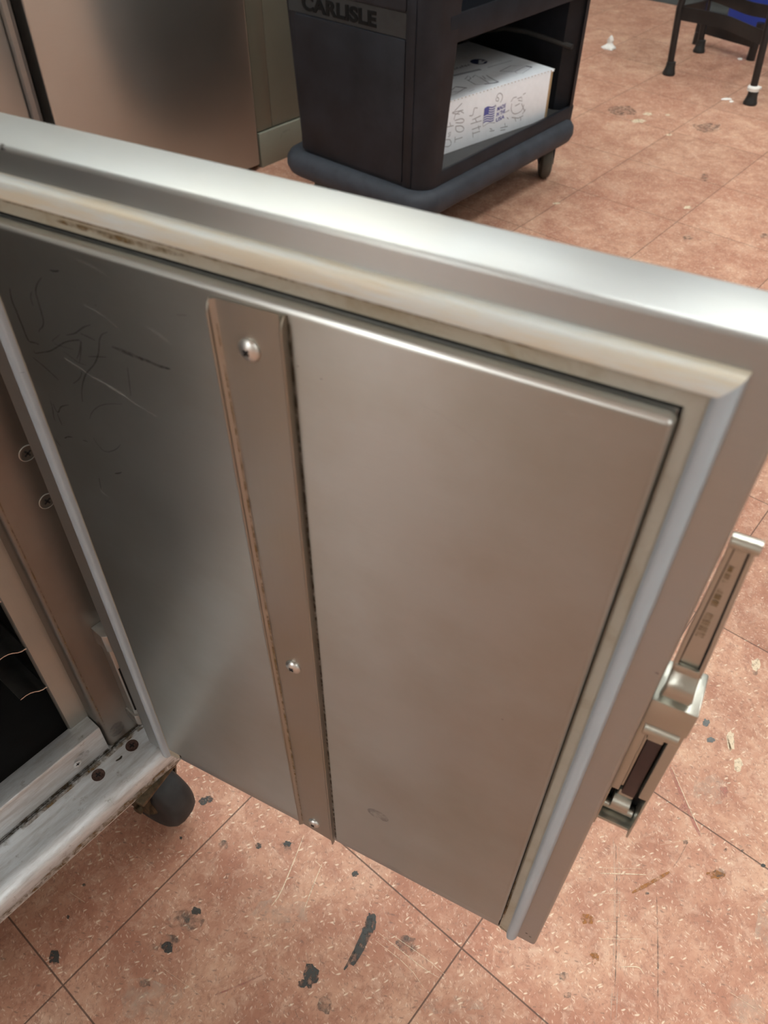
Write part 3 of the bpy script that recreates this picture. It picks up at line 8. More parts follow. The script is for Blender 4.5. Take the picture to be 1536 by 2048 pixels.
FK=[([(0.2661,-0.2058),(0.2493,-0.2143),(0.2354,-0.2176),(0.2235,-0.2206),(0.2137,-0.2228)],0.01,0),([(0.2477,-0.2164),(0.2352,-0.2214),(0.2227,-0.2243),(0.2136,-0.2265)],0.004,2),([(0.2392,-0.2142),(0.2247,-0.2166),(0.2109,-0.2194),(0.2048,-0.2198)],0.003,0),([(0.5238,-0.3738),(0.4805,-0.3998),(0.4361,-0.4232),(0.3941,-0.444),(0.3504,-0.4647)],0.0022,8),([(0.5199,-0.3833),(0.4738,-0.4093),(0.4254,-0.4346),(0.3713,-0.4611),(0.3541,-0.4692)],0.0016,8),([(0.5176,-0.3805),(0.4719,-0.4071),(0.4236,-0.4324),(0.3695,-0.4591)],0.0014,2),([(0.4813,-0.3795),(0.5122,-0.4179)],0.0008,4),([(0.4756,-0.3827),(0.4943,-0.4056),(0.5094,-0.4251)],0.0012,4),([(0.4579,-0.3626),(0.4636,-0.3694)],0.001,4),([(0.4519,-0.3894),(0.4707,-0.4116)],0.0007,4),([(0.4544,-0.4042),(0.4694,-0.422)],0.0006,4),([(0.4269,-0.4066),(0.4478,-0.4314)],0.0008,4),([(0.4125,-0.4178),(0.4426,-0.4534)],0.0009,4),([(0.401,-0.4476),(0.4128,-0.4608),(0.415,-0.4657),(0.4121,-0.4713)],0.001,4),([(0.6537,-0.3864),(0.6264,-0.4166),(0.6073,-0.4388),(0.5936,-0.4561)],0.005,5),([(0.6563,-0.3873),(0.6294,-0.4172),(0.6089,-0.4407),(0.5961,-0.4563)],0.001,4),([(0.4967,-0.4449),(0.4443,-0.4726),(0.3823,-0.5026)],0.0014,2),([(0.4802,-0.422),(0.4972,-0.43),(0.514,-0.4376),(0.5306,-0.4449)],0.004,6),([(0.5306,-0.4449),(0.5544,-0.447),(0.5771,-0.4461)],0.001,2),([(0.2819,-0.0847),(0.248,-0.0987),(0.2146,-0.1115),(0.1999,-0.1126)],0.0012,4),([(0.2714,-0.1246),(0.2448,-0.1344),(0.2208,-0.144)],0.0011,4),([(0.2573,-0.2237),(0.2594,-0.2538),(0.2617,-0.2871),(0.2657,-0.3038)],0.0006,4),([(0.2643,-0.2281),(0.2713,-0.2796),(0.2718,-0.3067)],0.0005,4),([(0.2492,-0.2262),(0.253,-0.2731),(0.2466,-0.2989)],0.0005,4),([(0.2686,-0.1158),(0.2688,-0.1278)],0.001,4),([(0.1953,-0.1702),(0.1838,-0.1873),(0.1827,-0.1899)],0.0008,2),([(0.1991,-0.147),(0.2036,-0.1465)],0.002,2),([(0.0986,-0.1308),(0.1171,-0.1418),(0.1443,-0.1557)],0.002,5),([(0.1169,0.1016),(0.1047,0.0749)],0.001,4),([(0.1348,0.062),(0.1411,0.023)],0.0006,4),([(0.1654,0.0727),(0.1702,0.0499)],0.0006,4),([(0.1656,0.0302),(0.1684,0.0196)],0.0006,4),([(0.0602,0.0752),(0.0648,0.0529)],0.0008,4),([(0.1297,0.0364),(0.1148,0.0452)],0.0005,4),([(0.0772,-0.0574),(0.0883,-0.1187)],0.0005,4),([(0.1436,-0.2055),(0.1513,-0.209),(0.1478,-0.2176),(0.1392,-0.2157),(0.1436,-0.2055)],0.0008,2),([(0.8496,-0.3696),(0.8595,-0.411)],0.0006,5),([(0.4348,-0.376),(0.4319,-0.381)],0.002,4),([(0.4561,-0.5508),(0.4599,-0.5876)],0.0008,4),([(0.5376,-0.3759),(0.5329,-0.3986)],0.0006,4),([(0.5526,-0.4219),(0.5928,-0.4552)],0.0006,4),([(0.4977,-0.4201),(0.53,-0.4362)],0.0005,2),([(2.1303,0.6055),(2.255,0.6067)],0.002,2),([(1.8085,0.6455),(1.8514,0.6417)],0.002,2),([(1.8157,0.7743),(1.8593,0.7629)],0.001,4),([(1.9158,0.5241),(1.8954,0.4814)],0.002,4)]
BF=[[(0.0099,0.0355),(0.0272,0.0324),(0.0327,0.0204),(0.0246,0.0154),(0.0072,0.0196)],[(0.0186,0.048),(0.0268,0.05),(0.0262,0.0424),(0.0202,0.0457)],[(0.0179,0.0404),(0.0249,0.0407)],[(0.0113,0.0649),(0.0353,0.0634)],[(0.0216,0.074),(0.0254,0.0637)],[(0.0278,0.0952),(0.066,0.0927)],[(0.0359,0.0972),(0.0597,0.1098)],[(0.028,0.0933),(0.0541,0.0858)],[(0.0684,0.0847),(0.0561,0.0929),(0.0384,0.0873),(0.0353,0.0767)],[(0.0384,0.0741),(0.0639,0.0743),(0.0734,0.0665),(0.0653,0.0625),(0.0418,0.0686)],[(0.0428,0.0598),(0.066,0.0566),(0.0761,0.0446),(0.062,0.041),(0.0455,0.0477),(0.0429,0.0588)],[(0.0434,0.0277),(0.0709,0.0272)],[(0.0441,0.0344),(0.0441,0.0206)],[(0.1171,0.0867),(0.105,0.0902),(0.1036,0.0791),(0.1017,0.0719),(0.0897,0.0744)],[(0.1015,0.0623),(0.1319,0.0654)],[(0.0968,0.0536),(0.1367,0.0527)],[(0.1116,0.063),(0.1189,0.0527)],[(0.1031,0.0386),(0.1356,0.0392)],[(0.1261,0.0433),(0.1306,0.0324)],[(0.1075,0.0277),(0.1343,0.0276)],[(0.107,0.0318),(0.1104,0.0171)],[(0.1836,0.0969),(0.1833,0.0893),(0.1943,0.0871),(0.1929,0.095),(0.1833,0.0989),(0.1909,0.1069),(0.2037,0.1024),(0.2086,0.0919),(0.2012,0.0818)],[(0.2423,0.0754),(0.2501,0.0835),(0.2626,0.083)],[(0.2667,0.0782),(0.2823,0.079),(0.2877,0.0681),(0.2708,0.0735)],[(0.2876,0.0839),(0.2967,0.086)],[(0.2463,0.0706),(0.2462,0.0549),(0.2579,0.0424),(0.2774,0.0403),(0.2924,0.0452),(0.2961,0.0584)],[(0.2605,0.0618),(0.279,0.0639)],[(0.2246,0.0535),(0.2397,0.0562)],[(0.2333,0.0397),(0.2406,0.0341)],[(0.253,0.0354),(0.2799,0.0276),(0.2988,0.0296)],[(0.2666,0.0305),(0.2716,0.0213)],[(0.2891,0.0297),(0.2913,0.019)],[(0.2122,0.0181),(0.2408,0.0158)],[(0.2133,0.0118),(0.2325,0.0095)],[(0.2278,0.0268),(0.231,0.018)],[(0.1708,0.0264),(0.1808,0.0211)],[(0.1719,0.0191),(0.1891,0.0172)],[(0.1831,0.0817),(0.1856,0.0754)],[(0.2856,0.0626),(0.3033,0.0388)],[(0.2946,0.0346),(0.3054,0.0445)]]
BT=[([(0.2778,0.0788),(0.3341,0.0914),(0.3662,0.0655),(0.307,0.0526),(0.2778,0.0788)],0.0016,0),([(0.3662,0.0655),(0.3692,0.0482),(0.311,0.0307),(0.3003,0.0394),(0.307,0.0526)],0.0013,1),([(0.3642,0.0637),(0.3692,0.0482)],0.006,0),([(0.1599,0.0906),(0.1871,0.1056),(0.1789,0.0875),(0.1604,0.078)],0.002,1),([(0.1617,0.0851),(0.1524,0.0444),(0.1727,0.0343)],0.0016,0),([(0.1868,0.0893),(0.2057,0.0989),(0.1999,0.0788),(0.2158,0.0825),(0.2036,0.0594)],0.0025,1),([(0.2263,0.0781),(0.2158,0.0454),(0.2124,0.0238)],0.002,0),([(0.1727,0.0343),(0.1966,0.0245),(0.2132,0.0232)],0.004,0),([(0.2015,0.0775),(0.187,0.0323)],0.0025,1),([(0.0745,0.0529),(0.1016,0.0658),(0.1179,0.0449),(0.0839,0.0338),(0.0661,0.0444)],0.0016,0),([(0.1016,0.0658),(0.1173,0.0414)],0.004,0),([(0.0521,0.0331),(0.0606,0.0261),(0.0839,0.0338)],0.0012,1),([(0.2749,0.1198),(0.371,0.1206)],0.0022,1),([(0.3085,0.1412),(0.3532,0.1413)],0.0009,1),([(0.1568,0.13),(0.2508,0.1219)],0.009,1),([(0.1026,0.0186),(0.1245,0.0217)],0.0012,1)]
LOGO=[(0.293,0.1698),(0.2752,0.1859),(0.3118,0.1547),(0.313,0.1891),(0.2738,0.1514)]
TXT=[(0.195,0.1669),(0.2611,0.1616)]
FLAG=[(0.1419,0.0777),(0.1627,0.0782),(0.1813,0.0743),(0.1908,0.0349),(0.1496,0.0361),(0.1621,0.0628),(0.1438,0.0648)]
MADE=[(0.1915,0.0673),(0.2215,0.0708),(0.1944,0.05),(0.1935,0.0373),(0.2274,0.0379)]

T = .3048
# ------------------------------------------------------------------ materials
def nt(name):
    m = bpy.data.materials.new(name); m.use_nodes = True
    n = m.node_tree; n.nodes.clear()
    o = n.nodes.new('ShaderNodeOutputMaterial'); b = n.nodes.new('ShaderNodeBsdfPrincipled')
    n.links.new(b.outputs[0], o.inputs[0])
    return m, n, b
def nd(n, t, **k):
    x = n.nodes.new('ShaderNode' + t)
    for a, v in k.items():
        if a[0] == '_': setattr(x, a[1:], v)
        else: x.inputs[a.replace('__', ' ')].default_value = v
    return x
def mathn(n, op, a, b=None, c=None, clamp=False):
    x = n.nodes.new('ShaderNodeMath'); x.operation = op; x.use_clamp = clamp
    for i, v in enumerate((a, b, c)):
        if v is None: continue
        if isinstance(v, (int, float)): x.inputs[i].default_value = v
        else: n.links.new(v, x.inputs[i])
    return x.outputs[0]
def ramp(n, fac, stops, interp='LINEAR'):
    x = n.nodes.new('ShaderNodeValToRGB'); x.color_ramp.interpolation = interp
    e = x.color_ramp.elements
    while len(e) < len(stops): e.new(.5)
    for i, (p, c) in enumerate(stops):
        e[i].position = p; e[i].color = (c, c, c, 1) if isinstance(c, (int, float)) else (*c, 1)
    n.links.new(fac, x.inputs[0]); return x.outputs[0]
def mix(n, f, a, b, mode='MIX'):
    x = n.nodes.new('ShaderNodeMix'); x.data_type = 'RGBA'; x.blend_type = mode
    for s, v in ((x.inputs[0], f), (x.inputs[6], a), (x.inputs[7], b)):
        if isinstance(v, (int, float)): s.default_value = v
        elif isinstance(v, tuple): s.default_value = (*v, 1)
        else: n.links.new(v, s)
    return x.outputs[2]
def coords(n, scale=(1, 1, 1), loc=(0, 0, 0), rot=(0, 0, 0), src='Object'):
    t = n.nodes.new('ShaderNodeTexCoord'); m = n.nodes.new('ShaderNodeMapping')
    m.inputs['Scale'].default_value = scale; m.inputs['Location'].default_value = loc; m.inputs['Rotation'].default_value = rot
    n.links.new(t.outputs[src], m.inputs[0]); return m.outputs[0]
def noise(n, vec, scale, detail=4, rough=.55, dist=0):
    x = nd(n, 'TexNoise', Scale=scale, Detail=detail, Roughness=rough, Distortion=dist)
    n.links.new(vec, x.inputs['Vector']); return x.outputs['Fac']
def bump(n, b, h, strength, dist=.001):
    x = nd(n, 'Bump', Strength=strength, Distance=dist)
    n.links.new(h, x.inputs['Height']); n.links.new(x.outputs[0], b.inputs['Normal'])
def steel(name, col=(.60, .585, .56), rough=.27, aniso=0., axis=(1, 0, 0), stain=(.42, .38, .31), stain_amt=.35, grain=(3, 3, 60), gbump=.05, rvar=.10, metal=.90):
    m, n, b = nt(name)
    v = coords(n)
    big = noise(n, v, 7, 5, .6)
    s = ramp(n, big, [(.42, 0), (.72, stain_amt)])
    fine = noise(n, coords(n, grain), 14, 4, .6)
    c0 = mix(n, s, col, stain)
    c1 = mix(n, .10, c0, ramp(n, fine, [(.3, .75), (.7, 1)]), 'MULTIPLY')
    n.links.new(c1, b.inputs['Base Color'])
    b.inputs['Metallic'].default_value = metal
    r = mathn(n, 'ADD', mathn(n, 'MULTIPLY', noise(n, coords(n, loc=(3, 1, 2)), 11, 4), rvar * 2), rough - rvar)
    n.links.new(r, b.inputs['Roughness'])
    if aniso:
        b.inputs['Anisotropic'].default_value = aniso
        t = n.nodes.new('ShaderNodeVectorTransform'); t.vector_type = 'VECTOR'; t.convert_from = 'OBJECT'; t.convert_to = 'WORLD'
        t.inputs[0].default_value = axis
        n.links.new(t.outputs[0], b.inputs['Tangent'])
    if gbump: bump(n, b, fine, gbump, .0006)
    return m
def plain(name, col, rough=.5, metal=0., var=.12, scale=30, bmp=0., spec=.5):
    m, n, b = nt(name)
    f = noise(n, coords(n), scale, 5, .6)
    lo = tuple(c * (1 - var) for c in col); hi = tuple(min(1, c * (1 + var)) for c in col)
    n.links.new(ramp(n, f, [(.3, lo), (.7, hi)]), b.inputs['Base Color'])
    b.inputs['Roughness'].default_value = rough; b.inputs['Metallic'].default_value = metal
    b.inputs['Specular IOR Level'].default_value = spec
    if bmp: bump(n, b, f, bmp, .001)
    return m
def grime(name, col, scale, lo, hi, alpha=1., rough=.6):
    """a mark lying on a surface: patchy, see-through where it is worn off"""
    m, n, b = nt(name)
    b.inputs['Base Color'].default_value = (*col, 1); b.inputs['Roughness'].default_value = rough
    f = noise(n, coords(n, src='Object'), scale, 6, .7, .4)
    a = ramp(n, f, [(lo, 0), (hi, alpha)])
    n.links.new(a, b.inputs['Alpha'])
    return m
M = {}
M['panel'] = steel('brushed_steel_panel', (.375, .375, .35), .40, .80, (0, 0, 1), (.30, .275, .225), .65, (2, 2, 70), .035, .07)
M['edge'] = steel('steel_edge_highlight', (.62, .64, .62), .30, 0, (1, 0, 0), (.56, .54, .50), .4, (3, 60, 60), .03, .06)  # lighter copy of the panel steel that paints the edge highlight
M['shell'] = steel('brushed_steel_shell', (.395, .41, .405), .43, .5, (0, 1, 1), (.41, .385, .32), .5, (2, 60, 60), .05, .07)
M['bracket'] = steel('steel_bracket', (.385, .375, .345), .38, .4, (0, 0, 1), (.38, .34, .25), .7, (60, 60, 2), .05, .07)
M['jamb'] = steel('steel_jamb', (.22, .205, .185), .40, .0, (0, 0, 1), (.16, .13, .105), .6, (50, 50, 3), .05, .09)
M['zinc'] = steel('worn_zinc', (.40, .40, .38), .36, 0, (0, 0, 1), (.28, .24, .19), .6, (40, 40, 40), .1, .08)
M['chrome'] = steel('worn_chrome', (.47, .475, .43), .30, 0, (0, 0, 1), (.42, .40, .29), .5, (40, 40, 40), .18, .10)
M['screw'] = steel('screw_steel', (.66, .67, .65), .34, 0, (0, 0, 1), (.45, .41, .35), .3, (9, 9, 9), .02, .05)
M['rust_screw'] = plain('rusty_screw', (.10, .062, .052), .55, .7, .5, 500, .2)
M['slot'] = plain('recess_shade_black', (.006, .006, .006), .7)  # black stands in for shade in slots, gaps and along rims
M['fridge'] = steel('fridge_steel', (.46, .465, .44), .30, .75, (0, 0, 1), (.46, .44, .40), .4, (2, 2, 60), .02, .03)
M['trimsteel'] = steel('dull_trim_steel', (.22, .22, .22), .42)
M['rail'] = steel('rail_steel', (.40, .405, .375), .44, 0, (0, 0, 1), (.52, .48, .42), .5, (50, 50, 3), .05, .05)
M['liner'] = plain('dark_liner', (.022, .022, .022), .42, .3, .3, 12)
M['slide'] = plain('dark_slide_steel', (.10, .10, .097), .35, .8, .4, 25)
M['slide_edge'] = plain('bright_cut_edge', (.75, .74, .72), .25, 1.)
M['beige'] = plain('beige_enamel', (.25, .25, .20), .33, 0, .05, 8)
M['black_plastic'] = plain('black_cart_plastic', (.012, .014, .019), .48, 0, .35, 14, .06, .28)
M['bumper'] = plain('slate_bumper', (.036, .043, .055), .6, 0, .22, 22, .06, .3)
M['shelf'] = plain('cart_shelf_plastic', (.060, .060, .060), .5, 0, .15, 30, .04)
M['strip'] = plain('name_strip_plastic', (.024, .027, .029), .5, 0, .2, 30, .04, .4)
M['lettering'] = plain('letter_black', (.003, .0035, .004), .6, 0, .1, 30, 0, .2)
M['cardboard'] = plain('white_cardboard', (.82, .87, .92), .8, 0, .03, 60)
M['kraft'] = plain('kraft_edge', (.36, .25, .14), .85, 0, .15, 90)
M['pencil'] = plain('pencil_grey', (.36, .37, .40), .8)
M['navy'] = plain('navy_ink', (.02, .03, .11), .7)
M['blue_ink'] = plain('flag_blue_ink', (.10, .11, .36), .7)
M['grey_ink'] = plain('grey_ink', (.13, .15, .21), .75)
M['pale_ink'] = plain('pale_grey_ink', (.36, .39, .45), .75)
M['rubber'] = plain('tyre_rubber', (.022, .024, .025), .6, 0, .35, 60, .2)
M['grey_wheel'] = plain('grey_wheel_rubber', (.085, .08, .066), .6, 0, .2, 40, .1)
M['brown_metal'] = plain('greasy_brown_metal', (.10, .075, .045), .45, .6, .5, 120, .2)
M['stool_black'] = plain('black_stool_paint', (.012, .012, .013), .38, 0, .3, 30)
M['tip'] = plain('stool_rubber', (.012, .013, .013), .6, 0, .3, 60)
M['white_tape'] = plain('white_tape', (.75, .75, .72), .6, 0, .05, 60)
M['blue'] = plain('blue_plastic', (.012, .045, .33), .4, 0, .08, 20)
M['wall'] = plain('painted_wall', (.74, .74, .71), .6, 0, .04, 4)
M['darkwall'] = plain('dark_wall', (.050, .054, .052), .5, 0, .1, 6)
M['cove'] = plain('dark_cove_base', (.040, .046, .045), .45, 0, .1, 8)
M['ceiling'] = plain('ceiling_tile', (.80, .80, .77), .9, 0, .03, 90)
M['trimgrey'] = plain('light_trim', (.5, .5, .48), .5)
M['brown_pad'] = plain('brown_latch_pad', (.030, .014, .013), .45, 0, .3, 60, .1)
M['gask_grey'] = plain('grey_gasket', (.36, .405, .44), .5, 0, .07, 12)
M['paper'] = plain('white_paper', (.80, .79, .75), .8, 0, .06, 60)
def gasket_mat():
    m, n, b = nt('stained_gasket')
    v = coords(n, (1, 1, 1))
    f = noise(n, coords(n, (6, 40, 6)), 6, 6, .7, .6)
    f2 = noise(n, coords(n, loc=(5, 2, 1)), 5, 3)
    c = mix(n, ramp(n, f, [(.46, 0), (.66, .65)]), (.36, .335, .265), (.235, .185, .105))
    c = mix(n, ramp(n, f2, [(.45, 0), (.65, .45)]), c, (.42, .425, .39))
    n.links.new(c, b.inputs['Base Color']); b.inputs['Roughness'].default_value = .40
    return m
M['gask_beige'] = gasket_mat()
def cream_gasket():
    m, n, b = nt('cream_gasket')
    f = noise(n, coords(n, (3, 30, 30)), 5, 5, .65)
    c = mix(n, ramp(n, f, [(.42, 0), (.62, 1)]), (.60, .64, .62), (.62, .57, .45))
    n.links.new(c, b.inputs['Base Color']); b.inputs['Roughness'].default_value = .34
    return m
M['gask_cream'] = cream_gasket()
def sill_mat():
    m, n, b = nt('scuffed_sill_metal')
    v = coords(n)
    f = noise(n, coords(n, (2.5, 14, 14)), 9, 7, .7, .3)
    g = noise(n, coords(n, loc=(4, 4, 4)), 45, 7, .75)
    c = mix(n, ramp(n, f, [(.40, 0), (.64, .75)]), (.68, .73, .76), (.44, .45, .45))
    c = mix(n, ramp(n, g, [(.60, 0), (.72, .75)]), c, (.13, .115, .09))
    n.links.new(c, b.inputs['Base Color']); b.inputs['Metallic'].default_value = .62
    n.links.new(ramp(n, f, [(.3, .40), (.75, .58)]), b.inputs['Roughness'])
    bump(n, b, g, .12, .0008)
    return m
M['sill'] = sill_mat()
def floor_mat():
    m, n, b = nt('terracotta_vinyl_tile')
    v = coords(n)
    sep = n.nodes.new('ShaderNodeSeparateXYZ'); n.links.new(v, sep.inputs[0])
    def seam(o):
        q = mathn(n, 'DIVIDE', o, T); q = mathn(n, 'SUBTRACT', q, mathn(n, 'ROUND', q)); q = mathn(n, 'ABSOLUTE', q)
        return q
    dd = mathn(n, 'MINIMUM', seam(sep.outputs[0]), seam(sep.outputs[1]))
    line = mathn(n, 'SUBTRACT', 1, mathn(n, 'MULTIPLY', mathn(n, 'SUBTRACT', dd, .0021), 600, clamp=True), clamp=True)
    # one tint per tile
    tx = mathn(n, 'FLOOR', mathn(n, 'DIVIDE', sep.outputs[0], T)); ty = mathn(n, 'FLOOR', mathn(n, 'DIVIDE', sep.outputs[1], T))
    cmb = n.nodes.new('ShaderNodeCombineXYZ'); n.links.new(tx, cmb.inputs[0]); n.links.new(ty, cmb.inputs[1])
    wn = n.nodes.new('ShaderNodeTexWhiteNoise'); n.links.new(cmb.outputs[0], wn.inputs[0])
    big = noise(n, v, 3.2, 5, .6, .4)
    mid = noise(n, coords(n, loc=(7, 3, 0)), 26, 6, .65, .5)
    c = mix(n, ramp(n, big, [(.34, 0), (.64, 1)]), (.47, .245, .165), (.60, .37, .255))
    c = mix(n, ramp(n, mid, [(.36, .5), (.60, 0)]), c, (.36, .158, .105))
    patch = noise(n, coords(n, loc=(4, 8, 0)), 11, 6, .7, .6)
    c = mix(n, ramp(n, patch, [(.38, .6), (.58, 0)]), c, (.32, .135, .088))
    c = mix(n, ramp(n, patch, [(.56, 0), (.74, .4)]), c, (.60, .43, .32))
    mid2 = noise(n, coords(n, loc=(1, 9, 4)), 60, 6, .7, .8)
    c = mix(n, ramp(n, mid2, [(.50, 0), (.68, .5)]), c, (.64, .45, .335))
    mid3 = noise(n, coords(n, loc=(11, 2, 4)), 95, 8, .8, 1.2)
    c = mix(n, ramp(n, mid3, [(.50, 0), (.66, .62)]), c, (.25, .115, .08))
    # chips: short cream and grey strokes lying in several directions
    wob = nd(n, 'TexNoise', Scale=38., Detail=3.); n.links.new(v, wob.inputs['Vector'])
    for k, (ang, sc, few, colr, amt) in enumerate(((.5, 120, .06, (.78, .66, .50), .7), (1.6, 150, .07, (.74, .58, .44), .6), (2.6, 170, .08, (.72, .56, .42), .55), (1.1, 130, .06, (.17, .11, .09), .55), (2.2, 190, .09, (.22, .14, .11), .5), (.1, 240, .10, (.70, .52, .40), .45), (2.9, 260, .11, (.20, .12, .10), .4), (1.9, 230, .10, (.72, .55, .42), .45))):
        vo = n.nodes.new('ShaderNodeTexVoronoi'); vo.inputs['Scale'].default_value = sc * 1.35; vo.voronoi_dimensions = '2D'
        t = n.nodes.new('ShaderNodeTexCoord'); va2 = n.nodes.new('ShaderNodeVectorMath'); va2.operation = 'MULTIPLY_ADD'; va2.inputs[1].default_value = (.010, .010, 0)
        n.links.new(wob.outputs['Color'], va2.inputs[0]); n.links.new(t.outputs['Object'], va2.inputs[2])
        mp = n.nodes.new('ShaderNodeMapping'); mp.inputs['Rotation'].default_value = (0, 0, ang); mp.inputs['Location'].default_value = (k * 3.3, k, 0); mp.inputs['Scale'].default_value = (.40, 1.6, 1)
        mp.vector_type = 'POINT'; n.links.new(va2.outputs[0], mp.inputs[0])
        # turn first, then stretch, so that the strokes lie in different directions
        mp.inputs['Scale'].default_value = (1, 1, 1)
        st = n.nodes.new('ShaderNodeVectorMath'); st.operation = 'MULTIPLY'; st.inputs[1].default_value = (.55, 1.6, 1); n.links.new(mp.outputs[0], st.inputs[0])
        n.links.new(st.outputs[0], vo.inputs['Vector'])
        se = n.nodes.new('ShaderNodeSeparateColor'); n.links.new(vo.outputs['Color'], se.inputs[0])
        blob = ramp(n, vo.outputs['Distance'], [(.12, amt), (.30, 0)])
        c = mix(n, mathn(n, 'MULTIPLY', mathn(n, 'LESS_THAN', se.outputs[0], few), blob), c, colr)
    spk = noise(n, v, 420, 3, .6)
    c = mix(n, ramp(n, spk, [(.66, 0), (.72, .6)]), c, (.09, .06, .05))
    c = mix(n, .07, c, wn.outputs['Value'], 'OVERLAY')
    c = mix(n, mathn(n, 'MULTIPLY', line, .85), c, (.085, .052, .04))
    n.links.new(c, b.inputs['Base Color'])
    n.links.new(ramp(n, mid, [(.3, .46), (.7, .62)]), b.inputs['Roughness'])
    b.inputs['Specular IOR Level'].default_value = .20
    bump(n, b, mathn(n, 'SUBTRACT', mid2, line), .05, .0006)
    return m
M['floor'] = floor_mat()
M['g_black'] = grime('floor_black_mark', (.045, .046, .042), 120, .34, .52, .92)
M['g_grey'] = grime('floor_grey_smudge', (.10, .092, .078), 90, .42, .66, .75)
M['g_chip'] = plain('floor_grey_chip', (.13, .135, .13), .6, 0, .3, 200)
M['g_cream'] = grime('floor_cream_chip', (.76, .63, .45), 160, .30, .50, .85)
M['g_pink'] = grime('floor_red_scuff', (.46, .19, .145), 100, .30, .6, .6)
M['g_orange'] = grime('floor_orange_stain', (.33, .13, .025), 140, .40, .56, .85)
M['g_white'] = plain('floor_white_crumb', (.82, .80, .76), .8)
M['g_pale'] = grime('floor_pale_wear', (.68, .53, .41), 34, .42, .75, .6)
FLK = {0: 'g_black', 2: 'g_grey', 3: 'g_chip', 4: 'g_cream', 5: 'g_pink', 6: 'g_orange', 7: 'g_white', 8: 'g_pale'}
M['scribble'] = grime('black_scribble', (.008, .008, .008), 260, .15, .50, .62)
M['scuff_and_glint'] = grime('pale_scratch_glint', (.60, .60, .58), 160, .34, .66, .26, .4)
M['scuff_dark'] = grime('dark_smudge', (.03, .03, .03), 200, .25, .60, .7)
M['seam_dirt_shade'] = grime('seam_dirt_shade', (.035, .026, .014), 130, .36, .60, .95)  # joint dirt; also the painted shade beside the bracket
M['brown_dirt'] = grime('brown_dirt', (.17, .10, .03), 110, .40, .62, .8)
M['grey_dirt'] = grime('grey_dirt', (.12, .12, .12), 60, .40, .68, .6)
def emit(name, col, s):
    m, n, b = nt(name)
    b.inputs['Base Color'].default_value = (.9, .9, .9, 1)
    b.inputs['Emission Color'].default_value = (*col, 1); b.inputs['Emission Strength'].default_value = s
    return m
M['added_glow'] = emit('added_glow_pane', (.95, .98, 1.), 8)  # glow of the added pane on the unseen left wall
M['lamp'] = emit('fluorescent_diffuser', (.965, 1., .985), 8.2)
